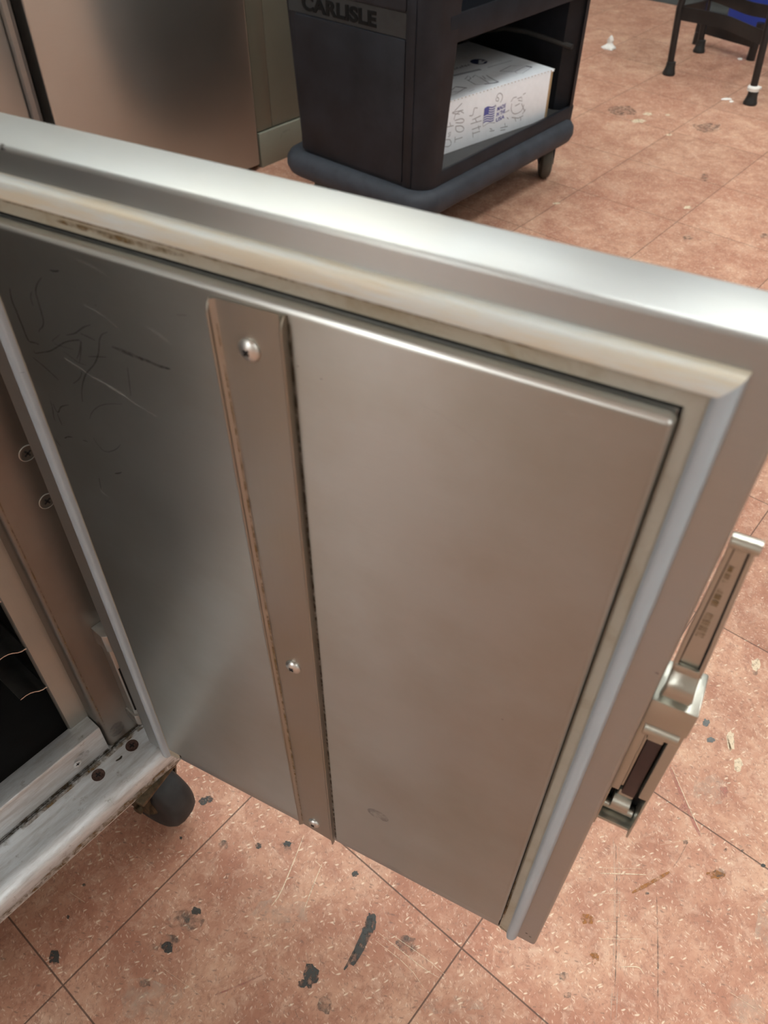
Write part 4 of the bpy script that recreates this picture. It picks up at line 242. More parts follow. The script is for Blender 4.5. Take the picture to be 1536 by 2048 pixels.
# ------------------------------------------------------------------ mesh helpers
class MB:
    def __init__(s): s.bm = bmesh.new()
    def _in(s, b, mi, mtx=None, smooth=False):
        if mtx is not None: bmesh.ops.transform(b, matrix=mtx, verts=b.verts)
        vm = {v: s.bm.verts.new(v.co) for v in b.verts}
        for f in b.faces:
            try:
                g = s.bm.faces.new([vm[v] for v in f.verts]); g.material_index = mi; g.smooth = smooth or f.smooth
            except ValueError: pass
        b.free(); return s
    def box(s, lo, hi, mi=0, bev=0., seg=2, mtx=None):
        b = bmesh.new(); bmesh.ops.create_cube(b, size=1)
        for v in b.verts: v.co = Vector([lo[i] + (v.co[i] + .5) * (hi[i] - lo[i]) for i in range(3)])
        if bev: bmesh.ops.bevel(b, geom=list(b.edges), offset=bev, segments=seg, profile=.5, affect='EDGES', clamp_overlap=True)
        return s._in(b, mi, mtx, bool(bev))
    def loft(s, rings, mi=0, closed=True, caps=True, mtx=None, smooth=True, mis=None):
        b = bmesh.new(); V = [[b.verts.new(p) for p in r] for r in rings]; k = len(V[0])
        for i in range(len(V) - 1):
            for j in range(k if closed else k - 1):
                f = b.faces.new((V[i][j], V[i][(j + 1) % k], V[i + 1][(j + 1) % k], V[i + 1][j])); f.smooth = smooth
        if caps and closed:
            b.faces.new(V[0][::-1]); b.faces.new(V[-1])
        bmesh.ops.recalc_face_normals(b, faces=b.faces)
        return s._in(b, mi, mtx)
    def prism(s, prof, axis, a, b_, mi=0, mtx=None, smooth=False, bev=0):
        """2-D profile pushed along an axis ('x': (y,z), 'y': (x,z), 'z': (x,y))"""
        def P(u, v, t): return {'x': (t, u, v), 'y': (u, t, v), 'z': (u, v, t)}[axis]
        b = bmesh.new()
        V0 = [b.verts.new(P(u, v, a)) for u, v in prof]; V1 = [b.verts.new(P(u, v, b_)) for u, v in prof]; k = len(prof)
        for j in range(k):
            f = b.faces.new((V0[j], V0[(j + 1) % k], V1[(j + 1) % k], V1[j])); f.smooth = smooth
        b.faces.new(V0[::-1]); b.faces.new(V1)
        bmesh.ops.recalc_face_normals(b, faces=b.faces)
        if bev: bmesh.ops.bevel(b, geom=[e for e in b.edges], offset=bev, segments=2, profile=.5, affect='EDGES', clamp_overlap=True)
        return s._in(b, mi, mtx)
    def tube(s, pts, r, mi=0, n=12, mtx=None):
        pts = [Vector(p) for p in pts]; rr = r if isinstance(r, (list, tuple)) else [r] * len(pts)
        rings = []; up = None
        for i, p in enumerate(pts):
            t = (pts[min(i + 1, len(pts) - 1)] - pts[max(i - 1, 0)]).normalized()
            if up is None: up = Vector((0, 0, 1)) if abs(t.z) < .9 else Vector((1, 0, 0))
            a = t.cross(up).normalized(); up = a.cross(t).normalized()
            rings.append([p + rr[i] * (cos(2 * pi * j / n) * a + sin(2 * pi * j / n) * up) for j in range(n)])
        return s.loft(rings, mi, mtx=mtx)
    def lathe(s, prof, mi=0, n=24, mtx=None):
        rings = [[(max(r, 1e-5) * cos(2 * pi * j / n), max(r, 1e-5) * sin(2 * pi * j / n), z) for j in range(n)] for r, z in prof]
        return s.loft(rings, mi, mtx=mtx)
    def poly(s, pts, mi=0):
        vs = [s.bm.verts.new(p) for p in pts]
        try: f = s.bm.faces.new(vs); f.material_index = mi
        except ValueError: pass
        return s
    def stroke(s, pts, w, mi, fn, taper=True, soft=True):
        """thin painted line through 2-D points; fn maps (u,v) to 3-D"""
        P = [Vector(p) for p in pts]
        if len(P) > 2 and soft:  # round the corners a little
            Q = [P[0]]
            for i in range(len(P) - 1):
                Q += [P[i].lerp(P[i + 1], .25), P[i].lerp(P[i + 1], .75)]
            P = Q + [P[-1]]
        prev = None
        for i, p in enumerate(P):
            t = P[min(i + 1, len(P) - 1)] - P[max(i - 1, 0)]
            if t.length < 1e-9: t = Vector((1, 0))
            t.normalize(); nn = Vector((-t.y, t.x))
            k = 1.
            if taper: k = .45 + .55 * min(1, 3.2 * min(i, len(P) - 1 - i) / max(1, len(P) - 1)) * (.85 + .3 * random.random())
            a = s.bm.verts.new(fn(*(p + nn * w * k / 2))); b = s.bm.verts.new(fn(*(p - nn * w * k / 2)))
            if prev:
                f = s.bm.faces.new((prev[0], prev[1], b, a)); f.material_index = mi
            prev = (a, b)
        return s
def obj(name, mb, mats, parent=None, auto=40, loc=None, rotz=None):
    me = bpy.data.meshes.new(name); mb.bm.normal_update(); mb.bm.to_mesh(me); mb.bm.free()
    for k in (mats if isinstance(mats, (list, tuple)) else [mats]): me.materials.append(M[k])
    o = bpy.data.objects.new(name, me); C.objects.link(o)
    if parent: o.parent = parent
    if loc is not None: o.location = loc
    if rotz is not None: o.rotation_euler = (0, 0, rotz)
    if auto: me.set_sharp_from_angle(angle=R(auto))
    return o
def tag(o, label, cat, group=None, kind=None):
    if label: o['label'] = label
    if cat: o['category'] = cat
    if group: o['group'] = group
    if kind: o['kind'] = kind
    return o
def thing(name, label, cat, loc=(0, 0, 0), rotz=0, group=None):
    o = bpy.data.objects.new(name, None); C.objects.link(o); o.empty_display_size = .05
    o.location = loc; o.rotation_euler = (0, 0, rotz); return tag(o, label, cat, group)
def struct(name, mb, mats, **k):
    o = obj(name, mb, mats, **k); o['kind'] = 'structure'; return o
def text_mesh(txt, size, extrude=0., bold=0., sx=1., spacing=1.):
    cu = bpy.data.curves.new('lettering', 'FONT'); cu.body = txt; cu.size = size; cu.extrude = extrude; cu.offset = bold; cu.space_character = spacing
    ob = bpy.data.objects.new('lettering', cu); C.objects.link(ob)
    dg = bpy.context.evaluated_depsgraph_get(); me = bpy.data.meshes.new_from_object(ob.evaluated_get(dg))
    bpy.data.objects.remove(ob); bpy.data.curves.remove(cu)
    b = bmesh.new(); b.from_mesh(me); bpy.data.meshes.remove(me)
    x0 = min(v.co.x for v in b.verts); x1 = max(v.co.x for v in b.verts); y0 = min(v.co.y for v in b.verts); y1 = max(v.co.y for v in b.verts)
    for v in b.verts: v.co.x = (v.co.x - x0) / (x1 - x0); v.co.y = (v.co.y - y0) / (y1 - y0)
    return b                                            # fills the unit square
def fit(mb, b, org, du, dv, dn, mi):
    """place unit-square lettering: org + x*du + y*dv + z*dn"""
    org, du, dv, dn = map(Vector, (org, du, dv, dn))
    for v in b.verts: v.co = org + v.co.x * du + v.co.y * dv + v.co.z * dn
    mb._in(b, mi)
def screw_head(mb, p, nrm, r, dome, mi=0, cross=1, flat=False, rot=.4):
    z = Vector(nrm).normalized(); m = Matrix.Translation(Vector(p)) @ z.to_track_quat('Z', 'Y').to_matrix().to_4x4() @ Matrix.Rotation(rot, 4, 'Z')
    if flat: prof = [(r * 1.12, 0), (r * 1.10, .0004), (r * .95, .0005), (r * .9, .0003), (r * .55, .0005), (0, .0005)]; top = .0006
    else: prof = [(r, 0)] + [(r * cos(a), .0004 + dome * sin(a)) for a in [k * pi / 12 for k in range(7)]]; top = .0004 + dome
    mb.lathe(prof, mi, 28, m)
    l = r * (.30 if not flat else .5); w = r * (.10 if not flat else .12)
    for a in (0, pi / 2):
        mm = m @ Matrix.Rotation(a, 4, 'Z')
        mb.box((-l, -w, top - dome * .35 if not flat else 0), (l, w, top + .00025), cross, mtx=mm)
    return mb
# ------------------------------------------------------------------ the room
fl = MB()
fl.poly([(-6.4, -3.6, 0), (4.3, -3.6, 0), (4.3, 2.4, 0), (-6.4, 2.4, 0)], 0)
fk = list(FLK.keys())
for i, (pts, k) in enumerate(FB):
    c = Vector((sum(p[0] for p in pts) / len(pts), sum(p[1] for p in pts) / len(pts)))
    q = []
    for p in pts:
        d = Vector(p) - c; q.append((c.x + d.x * (.72 + .5 * random.random()), c.y + d.y * (.72 + .5 * random.random()), .00035 + .00001 * (i % 9)))
    fl.poly(q, 1 + fk.index(k))
for i, (pts, w, k) in enumerate(FK):
    fl.stroke(pts, w, 1 + fk.index(k), lambda u, v, i=i: (u, v, .00055 + .00001 * (i % 9)))
struct('floor', fl, ['floor'] + [FLK[k] for k in fk], auto=0)
struct('wall_back', MB().box((-6.5, 2.4, 0), (4.4, 2.5, 2.8)), 'wall')
struct('wall_right', MB().box((4.3, -3.6, .0), (4.4, 2.4, 2.8)), 'darkwall')
struct('wall_left', MB().box((-6.5, -3.6, 0), (-6.4, 2.4, 2.8)), 'wall')
struct('wall_front', MB().box((-6.5, -3.7, 0), (4.4, -3.6, 2.8)), 'wall')
struct('added_glow_panel_1', MB().box((-6.40, -.15, 1.05), (-6.37, 1.25, 1.10)).box((-6.40, -.15, 2.05), (-6.37, 1.25, 2.10)).box((-6.40, -.15, 1.10), (-6.37, -.10, 2.05)).box((-6.40, 1.20, 1.10), (-6.37, 1.25, 2.05)).box((-6.398, -.10, 1.10), (-6.39, 1.20, 2.05), 1), ['trimgrey', 'added_glow'])  # unseen glowing pane added for the soft highlight on the door panel
struct('ceiling', MB().box((-6.5, -3.7, 2.8), (4.4, 2.5, 2.9)), 'ceiling')
struct('baseboard_right', MB().prism([(4.3, 0), (4.272, 0), (4.276, .012), (4.288, .03), (4.290, .11), (4.3, .115)], 'y', -3.6, 2.4, smooth=False), 'cove')
LAMPS = [(1.0, -.5), (1.0, .9), (2.6, -.5), (2.6, .9), (2.6, -1.9), (-1.1, .6), (-1.1, 1.6), (-2.6, .2), (-3.8, .2), (-3.8, -1.2), (-5.4, .2), (-.4, -2.6), (3.75, -.25), (1.0, 1.95), (2.6, 1.95)]  # unseen panels; several added for highlights on the door steel
for i, (x, y) in enumerate(LAMPS):
    t = thing('ceiling_light', 'unseen fluorescent ceiling panel light above the tiled floor', 'ceiling light', (x, y, 2.8), 0, 'ceiling panel lights')
    obj('frame', MB().box((-.62, -.32, -.02), (.62, -.29, 0)).box((-.62, .29, -.02), (.62, .32, 0)).box((-.62, -.29, -.02), (-.59, .29, 0)).box((.59, -.29, -.02), (.62, .29, 0)), 'trimgrey', t)
    obj('diffuser', MB().box((-.59, -.29, -.012), (.59, .29, -.004)), 'lamp', t)
# ------------------------------------------------------------------ the holding cabinet
cab = thing('holding_cabinet', 'stainless steel holding cabinet on casters with its door swung open', 'cabinet', (-.06, .4, 0))
CX, CY = -.06, .4
def cobj(name, mb, mats, parent=None, **k):             # meshes are written in room coordinates; the origin sits at the cabinet base
    bmesh.ops.translate(mb.bm, vec=(-CX, -CY, 0), verts=mb.bm.verts)
    return obj(name, mb, mats, parent or cab, **k)
# body: side walls, back and the part above the doorway
b = MB(); b.box((.205, .106, .176), (.234, .74, 1.72), bev=.003); b.box((-.354, .106, .176), (-.325, .74, 1.72), bev=.003); b.box((-.325, .715, .176), (.205, .74, 1.72), 1); b.box((-.325, .106, 1.69), (.205, .715, 1.72)); b.box((-.325, .08, .826), (.205, .106, 1.72), bev=.002)
b.box((-.325, .106, .826), (.205, .715, .85))
cobj('body', b, ['shell', 'trimgrey'])
b = MB(); b.box((.1815, .108, .2035), (.2045, .712, .825)); b.box((-.324, .108, .2035), (-.30, .712, .825)); b.box((-.30, .69, .2035), (.1815, .712, .825)); b.box((-.30, .108, .815), (.1815, .69, .825))
cobj('liner', b, 'liner')  # steel walls coloured near-black to stand for the dark inside
o = cobj('interior_floor', MB().box((-.30, .1045, .196), (.1815, .70, .2035)), 'liner'); o['label'] = 'black cabinet interior floor'
# right front frame post with rounded inner edge
prof = [(.234, .080), (.177, .080), (.1735, .0812), (.1712, .0838), (.1700, .088), (.1697, .104), (.234, .104)]
b = MB(); b.prism(prof, 'z', .1768, .826, smooth=False)
b.stroke([(.216, .1785), (.195, .1785), (.1745, .1785)], .004, 1, lambda u, v: (u, .0797, v), False)
b.poly([(.184 + .009 * cos(a), .0796, .199 + .011 * sin(a)) for a in [k * pi / 8 for k in range(16)]], 2)
b.stroke([(.178, .206), (.1815, .2065)], .002, 1, lambda u, v: (u, .0796, v))
b.stroke([(.1745, .22), (.1742, .4), (.1745, .7)], .0012, 3, lambda u, v: (u, .0800, v), False)
post = cobj('front_post', b, ['jamb', 'seam_dirt_shade', 'grey_dirt', 'brown_dirt'])
b = MB(); b.prism([(-x - .12, y) for x, y in prof], 'z', .1768, .826); cobj('front_post', b, 'jamb')
for z in (.5717, .5219):
    b = MB(); screw_head(b, (.2072, .0798, z), (0, -1, 0), .0062, 0, 0, 1, True, .5); b.tube([(.2072 + .0066 * cos(k * pi / 12), .0796, z + .0066 * sin(k * pi / 12)) for k in range(25)], .00045, 2, 6); o = cobj('screw', b, ['jamb', 'slot', 'rail'])  # lighter ring painted as the edge highlight round the head
# lower front rail (bright step) and its screw
b = MB(); b.prism([(.0802, .1768), (.0802, .2190), (.0812, .2212), (.1040, .2216), (.1040, .1768)], 'x', -.325, .1690, bev=.0006)
b.stroke([(-.3, .1785), (.0, .1782), (.168, .1785)], .0045, 1, lambda u, v: (u, .0799, v), False)
b.poly([(.141 + .009 * cos(a), .0798, .2005 + .007 * sin(a)) for a in [k * pi / 8 for k in range(16)]], 2)
cobj('front_rail', b, ['sill', 'seam_dirt_shade', 'grey_dirt'])
b = MB(); screw_head(b, (.1342, .0800, .1953), (0, -1, 0), .0042, 0, 0, 1, True, .3); cobj('screw', b, ['sill', 'slot'])
# sill: bumper ledge under the doorway
b = MB(); prof = [(.105, .1755), (.0815, .1755), (.075, .1738), (.050, .1728), (.0430, .1722), (.0375, .1700), (.0335, .1660), (.0315, .1610), (.0305, .1560), (.0300, .1440), (.034, .1420), (.042, .1425), (.042, .150), (.105, .150)]
b.prism(prof, 'x', -.356, .2235, smooth=False)
b.stroke([(-.35, .0795), (-.1, .0792), (.1, .0795), (.217, .0793)], .0034, 1, lambda u, v: (u, v, .1759), False)
b.stroke([(.06, .0765), (.1, .0770), (.16, .0762), (.214, .0768)], .0045, 2, lambda u, v: (u, v, .1748), False)
b.stroke([(-.3, .0302), (-.05, .0302), (.06, .0302), (.15, .0302), (.22, .0302)], 0, 1, lambda u, v: (u, v, .15))
b.stroke([(-.35, .1500), (.0, .149), (.12, .151), (.222, .150)], .010, 2, lambda u, v: (u, .02985, v), False)
b.stroke([(.165, .0655), (.170, .0640), (.173, .0655)], .0022, 1, lambda u, v: (u, v, .1741))
cobj('sill', b, ['sill', 'seam_dirt_shade', 'brown_dirt'], auto=30)
for x, y in ((.1875, .0672), (.1438, .0667)):
    b = MB(); screw_head(b, (x, y, .1736), (0, -.04, 1), .0062, .0006, 0, 1, True, .2); cobj('screw', b, ['rust_screw', 'slot'])
# underframe
cobj('base_frame', MB().box((-.34, .105, .145), (.22, .73, .176)), 'jamb')
# rack: upright and the bent slides
rail = MB(); rail.prism([(.1492, .101), (.1700, .101), (.1712, .1022), (.1712, .110), (.169, .112), (.1505, .112), (.1482, .109), (.1480, .103)], 'z', .2055, .80, smooth=False)
cobj('rack_upright', rail, 'rail')
prof = [(.1503, .3560), (.1497, .3625), (.1478, .3652), (.1440, .3655), (.1405, .3672), (.1370, .3705), (.1330, .3728), (.1285, .3738), (.1230, .3735)]
for dz in (.0685, 0, -.0635):
    b = MB(); th = .0011
    up = [(x, z + dz) for x, z in prof]; dn = [(x - .0002, z + dz - th) for x, z in prof[::-1]]
    b.prism(up + dn, 'y', .1035, .66, 0); b.prism(up + dn, 'y', .1024, .1034, 1)
    cobj('tray_slide', b, ['slide', 'slide_edge'])
# lower hinge on the front post
b = MB()
b.prism([(.2000, .0800), (.2000, .0640), (.2035, .0600), (.2300, .0600), (.2300, .0800)], 'z', .3380, .3620, bev=.0007)
b.prism([(.2025, .0800), (.2025, .0665), (.2055, .0640), (.2300, .0640), (.2300, .0800)], 'z', .2180, .3380, bev=.0006)
b.prism([(.2005, .0800), (.2005, .0640), (.2035, .0610), (.2300, .0610), (.2300, .0800)], 'z', .2030, .2200, bev=.0006)
b.prism([(.2115, .0642), (.2115, .0585), (.2300, .0585), (.2300, .0642)], 'z', .2300, .3050, bev=.0005)
b.box((.2035, .0630, .2300), (.2110, .0643, .3050), 1)
b.box((.2140, .0590, .3120), (.2300, .0640, .3360), 1)
hg = cobj('hinge', b, ['zinc', 'slot'])
# caster
def caster(x, y, ang):
    k = MB(); k.box((-.045, -.045, .139), (.045, .045, .145), bev=.002); k.lathe([(.030, .139), (.032, .130), (.024, .124), (.0, .124)], 0, 24)
    for s in (-1, 1):
        k.prism([(-.018, .128), (.018, .128), (.022, .09), (.012, .044), (-.012, .044), (-.022, .09)], 'x', s * .0235 - .0015, s * .0235 + .0015)
    k.tube([(-.030, 0, .053), (.030, 0, .053)], .006, 0, 10)
    e = obj('caster', k, 'brown_metal', cab, loc=(x - CX, y - CY, 0), rotz=ang)
    rx = Matrix.Rotation(pi / 2, 4, 'Y'); rx.translation = (0, 0, .052)
    w = MB(); w.lathe([(.018, -.0185), (.030, -.0195), (.044, -.0185), (.049, -.0145), (.0517, -.007), (.052, 0), (.0517, .007), (.049, .0145), (.044, .0185), (.030, .0195), (.018, .0185)], 0, 40, rx)
    w = obj('wheel', w, 'rubber', e)
    obj('hub', MB().lathe([(.0, -.0215), (.017, -.0215), (.020, -.019), (.020, .019), (.017, .0215), (0, .0215)], 0, 24, rx), 'brown_metal', e)
    return e
caster(.192, .0725, R(192)); caster(-.29, .13, R(150)); caster(-.29, .66, R(30)); caster(.17, .66, R(80))
# ---------------- the open door (s along the door, d towards its inside, z up)
DA = (.2004 - CX, .0077 - CY, 0)
def L(s, d, z): return (s, -d, z)
b = MB()
b.box((-.044, .010, .178), (.3925, .045, .8135), 0, .0028, 3)
for q in ((.386, .195), (.389, .62), (.382, .1985)): b.poly([(q[0] + .0012 * cos(a), .00985, q[1] + .0009 * sin(a)) for a in [k * pi / 4 for k in range(8)]], 2)
door = obj('door', b, ['shell', 'scuff_and_glint', 'seam_dirt_shade'], cab, loc=DA, rotz=R(-76.9217))
door['label'] = 'open stainless door, inside face to the viewer'
# gasket frame: four mitred runs round the inner panel
i0, i1, j0, j1 = .0005, .3567, .1845, .7768
o0, o1, p0, p1 = -.0225, .3757, .1965, .8000
gp = [(0., -.0100), (.07, -.0097), (.12, -.0080), (.20, -.0076), (.40, -.0074), (.49, -.0068), (.53, -.0046), (.58, -.0030), (.66, -.0024), (.80, -.0028), (.90, -.0040), (.96, -.0058), (1., -.0084), (1., -.0102)]
def gframe(lo, hi, side, inner_mi, outer_mi, b):
    cin = [(i0, j0), (i1, j0), (i1, j1), (i0, j1)]; co = [(o0, j0), (o1, j0), (o1, p1), (o0, p1)]
    A, B = side, (side + 1) % 4
    for k in range(len(gp) - 1):
        t0, d0 = gp[k]; t1, d1 = gp[k + 1]
        P = []
        for (c, t, d) in ((A, t0, d0), (B, t0, d0), (B, t1, d1), (A, t1, d1)):
            u = cin[c][0] + (co[c][0] - cin[c][0]) * t; v = cin[c][1] + (co[c][1] - cin[c][1]) * t
            P.append(Vector(L(u, d, v)))
        vs = [b.bm.verts.new(p) for p in P]; f = b.bm.faces.new(vs); f.smooth = True
        f.material_index = 4 if k < 1 else (inner_mi if k < 5 else outer_mi)  # first strip painted black for the shaded gap beside the panel
b = MB()
for side, im, om in ((1, 0, 1), (2, 0, 2), (3, 0, 1)): gframe(0, 0, side, im, om, b)
bmesh.ops.remove_doubles(b.bm, verts=b.bm.verts, dist=1e-6)
bmesh.ops.recalc_face_normals(b.bm, faces=b.bm.faces)
for u0, u1 in ((i0, o0), (i1, o1)): b.poly([L(u0 + (u1 - u0) * t, d, j0) for t, d in gp], 0)
b.stroke([(.359, .193), (.362, .189), (.367, .1865)], .003, 3, lambda u, v: L(u, -.0068, v))
b.stroke([(.3585, .212), (.3588, .24), (.3586, .30)], .0016, 3, lambda u, v: L(u, -.0076, v))
b.stroke([(.02, .7868), (.09, .7876), (.16, .7872), (.24, .7878), (.30, .7872)], .0016, 3, lambda u, v: L(u, -.0068, v))
b.stroke([(.05, .784), (.10, .7835), (.13, .7843)], .003, 3, lambda u, v: L(u, -.0073, v))
b.stroke([(.0, .6), (-.001, .57)], .001, 3, lambda u, v: L(u, -.0075, v))
gk = obj('gasket', b, ['gask_beige', 'gask_grey', 'gask_cream', 'brown_dirt', 'slot'], door, auto=60)
gk['label'] = 'grey and beige door gasket'
# inner panel with its scribbles
b = MB(); b.box((-.0025, .0, .2155), (.3575, .0098, .7775), 0, .0036, 4)
b.bm.normal_update()
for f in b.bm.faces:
    if f.normal.z > .25 or f.normal.x < -.3: f.material_index = 5  # highlight colour painted on the top and hinge-side bevels
for i, (pts, w, k) in enumerate(SC):
    b.stroke(pts, w, 1 + k, lambda u, v, i=i: L(u, .00012 + .00001 * (i % 9), v))
b.poly([L(.2375 + .010 * cos(a), .0001, .3135 + .008 * sin(a)) for a in [k * pi / 8 for k in range(16)]], 4)
obj('inner_panel', b, ['panel', 'scribble', 'scuff_and_glint', 'scuff_dark', 'grey_dirt', 'edge'], door, auto=35)
# bracket: channel strip with two turned-up lips
b = MB(); TL, TR, BL, BR = (.1478, .7728), (.1890, .7745), (.1553, .2140), (.1922, .2078)
def lerp(a, c, t): return (a[0] + (c[0] - a[0]) * t, a[1] + (c[1] - a[1]) * t)
def lipd(t, h=.0052):                                   # lip height along the strip, rounded at its upper end
    e = min(1, t * .56 / .0075); return h * math.sqrt(max(0, 1 - (1 - e) ** 2)) if e < 1 else h * (1 - .30 * t)
N_ = 26; ts = [0, .002, .005, .009, .0135] + [.0135 + (1 - .0135) * k / N_ for k in range(1, N_ + 1)]
rings = []
for t in ts:
    l = lerp(TL, BL, t); r = lerp(TR, BR, t); h = max(.0016, lipd(t)); w = .0013
    sec = [(l[0], .0001), (l[0], h), (l[0] + w * .5, h + .0003), (l[0] + w, h), (l[0] + w, .0034), (l[0] + w + .0022, .0013), (r[0] - w - .0022, .0013), (r[0] - w, .0034), (r[0] - w, h), (r[0] - w * .5, h + .0003), (r[0], h), (r[0], .0001)]
    rings.append([L(u, d, l[1] + (r[1] - l[1]) * (u - l[0]) / (r[0] - l[0])) for u, d in sec])
b.loft(rings, 0, smooth=False)
b.stroke([(.1510, .76), (.1528, .66), (.1545, .52), (.1568, .40), (.1582, .30), (.1590, .222)], .0018, 1, lambda u, v: L(u, .00215, v))
b.stroke([(.1895, .77), (.1915, .55), (.1932, .3), (.1938, .215)], .0016, 2, lambda u, v: L(u, .0002, v), False)  # last line paints the shadow seam beside the right lip
obj('bracket_channel', b, ['bracket', 'brown_dirt', 'seam_dirt_shade'], door, auto=30)
for s, z, r in ((.1675, .7503, .0062), (.1701, .4891, .0062), (.1717, .2300, .0060)):
    b = MB(); screw_head(b, L(s, .0013, z), (0, -1, 0), r, .0030, 0, 1, False, .9); obj('screw', b, ['screw', 'slot'], door)
# latch: housing at the door edge, lever pointing up
b = MB()
b.box((.3928, .0185, .4815), (.3984, .0440, .5700), 0, .0006)             # face strip beside the door
b.box((.4108, .0190, .4815), (.4172, .0440, .5700), 0, .0006)             # outer face strip
b.box((.3928, .0195, .4255), (.3942, .0440, .4820), 0, .0004); b.box((.4158, .0195, .4255), (.4172, .0440, .4820), 0, .0004)   # walls of the lower well
b.box((.3935, .0400, .4255), (.4165, .0450, .5900), 0, .0005)             # back
b.box((.3925, .0140, .5690), (.4172, .0440, .5920), 0, .0010)             # solid cap
b.box((.3935, .0240, .4255), (.4168, .0400, .4285), 0, .0006)             # bottom lip
b.tube([(.3955, .0195, .5605), (.4145, .0195, .5605)], .0056, 0, 16)      # roller below the cap
b.prism([(.0225, .4760), (.0225, .4700), (.0265, .4660), (.0270, .4610), (.0300, .4610), (.0300, .4760)], 'x', .3995, .4090, 0, bev=.0005)
b.tube([(.3985, .0280, .4545), (.4098, .0280, .4545)], .0068, 0, 18)
b.tube([(.3985, .0300, .4450), (.4098, .0300, .4450)], .0050, 0, 18)
b.tube([(.3950, .0340, .4340), (.4150, .0340, .4340)], .0040, 0, 14)
b.box((.3942, .0392, .4285), (.4158, .0402, .4820), 1)
b.box((.3984, .0350, .4800), (.4108, .0362, .5560), 1)
b.box((.3988, .0225, .4820), (.4004, .0350, .5460), 0, .0004)
obj('latch_housing', b, ['chrome', 'slot'], door)
obj('latch_pad', MB().box((.4007, .0215, .4735), (.4094, .0345, .5440), 0, .0012), 'brown_pad', door)['label'] = 'dark brown pad in the latch'
obj('latch_pawl', MB().box((.3995, .0200, .5450), (.4092, .0300, .5545), 0, .0008), 'chrome', door)
b = MB(); rings = []
lev = [(.5900, .3955, .4112, .0200, .0034), (.5950, .3952, .4112, .0160, .0036), (.6005, .3950, .4112, .0135, .0036), (.6060, .3955, .4106, .0132, .0036), (.6105, .3955, .4100, .0155, .0034), (.6145, .3955, .4098, .0190, .0032), (.6190, .3950, .4096, .0195, .0032), (.6400, .3945, .4088, .0190, .0030), (.6800, .3945, .4068, .0190, .0028), (.7140, .3945, .4052, .0190, .0026)]
for z, a, c, d, t in lev: rings.append([(a, d + .0012, z), (a + .0012, d, z), (c - .0012, d, z), (c, d + .0012, z), (c, d + t, z), (a, d + t, z)])
b.loft(rings, 0, smooth=True)
for i in (0, 1):                                          # raised rims beside the recess
    rr = []
    for z, a, c, d, t in lev[6:]:
        e = a if i == 0 else c - .0020
        rr.append([(e, d, z), (e, d - .0022, z), (e + .0020, d - .0022, z), (e + .0020, d, z)])
    b.loft(rr, 0, smooth=False)
for s0, s1 in (((.3968, .6230), (.3966, .7130)), ((.4072, .6230), (.4031, .7130))): b.stroke([s0, s1], .0013, 2, lambda u, v: (u, .01885, v), False)  # black lines painted as shade along the rims
b.tube([(.3938, .0166, .7165), (.4060, .0166, .7165)], .0036, 0, 14)
b.box((.3955, .0165, .6185), (.4080, .0192, .6240), 0, .0008)
for k in range(11):                                       # row of small embossed marks, too worn to read
    z = .648 + k * .0048
    if k in (4,): continue
    b.box((.3982, .0184, z), (.4022 - .0002 * k, .0192, z + .0030), 1)
obj('latch_lever', b, ['chrome', 'brown_dirt', 'slot'], door)
# ------------------------------------------------------------------ refrigerator
fr = thing('refrigerator', 'tall stainless steel two-door refrigerator behind the open door', 'refrigerator', (1.0, 1.75, 0))
def fobj(name, mb, mats, **k):
    bmesh.ops.translate(mb.bm, vec=(-1.0, -1.75, 0), verts=mb.bm.verts); return obj(name, mb, mats, fr, **k)
fobj('body', MB().box((.36, 1.455, .004), (1.634, 2.1, 1.95), 0, .004), 'fridge')
fobj('door', MB().box((.362, 1.40, .012), (.9655, 1.450, 1.94), 0, .006, 3), 'fridge')
o = fobj('door', MB().box((1.0185, 1.40, .012), (1.632, 1.450, 1.94), 0, .006, 3), 'fridge')
fobj('handle_trim', MB().prism([(.9660, 1.402), (.9700, 1.394), (.9800, 1.392), (.9905, 1.398), (.9910, 1.452), (.9660, 1.452)], 'z', .012, 1.94, smooth=False), 'trimsteel')['label'] = 'dull grey door edge trim'
fobj('recess', MB().box((.9912, 1.447, .012), (1.0180, 1.4545, 1.94)), 'slot')['label'] = 'dark gap between the doors'
# ------------------------------------------------------------------ beige cabinet next to it
bc = thing('storage_cabinet', 'beige metal cabinet with a kick plate between refrigerator and black cart', 'cabinet', (2.1, 1.75, 0))
def bobj(name, mb, mats, **k):
    bmesh.ops.translate(mb.bm, vec=(-2.1, -1.75, 0), verts=mb.bm.verts); return obj(name, mb, mats, bc, **k)
bobj('body', MB().box((1.648, 1.432, .0), (2.58, 2.1, 1.9)), 'beige')
bobj('front_panel', MB().box((1.640, 1.410, .099), (1.6995, 1.431, 1.9), 0, .0015), 'beige')
bobj('front_panel', MB().box((1.7015, 1.410, .099), (2.59, 1.431, 1.9), 0, .0015), 'beige')
b = MB(); b.box((1.640, 1.402, .0), (2.59, 1.431, .096), 0, .002); b.stroke([(1.728, .075), (1.745, .079), (1.765, .076)], .006, 1, lambda u, v: (u, 1.4018, v)); b.stroke([(1.722, .062), (1.728, .074)], .010, 1, lambda u, v: (u, 1.4018, v))  # pale strokes paint a reflection near the top of the plate
bobj('kick_plate', b, ['beige', 'scuff_and_glint'])
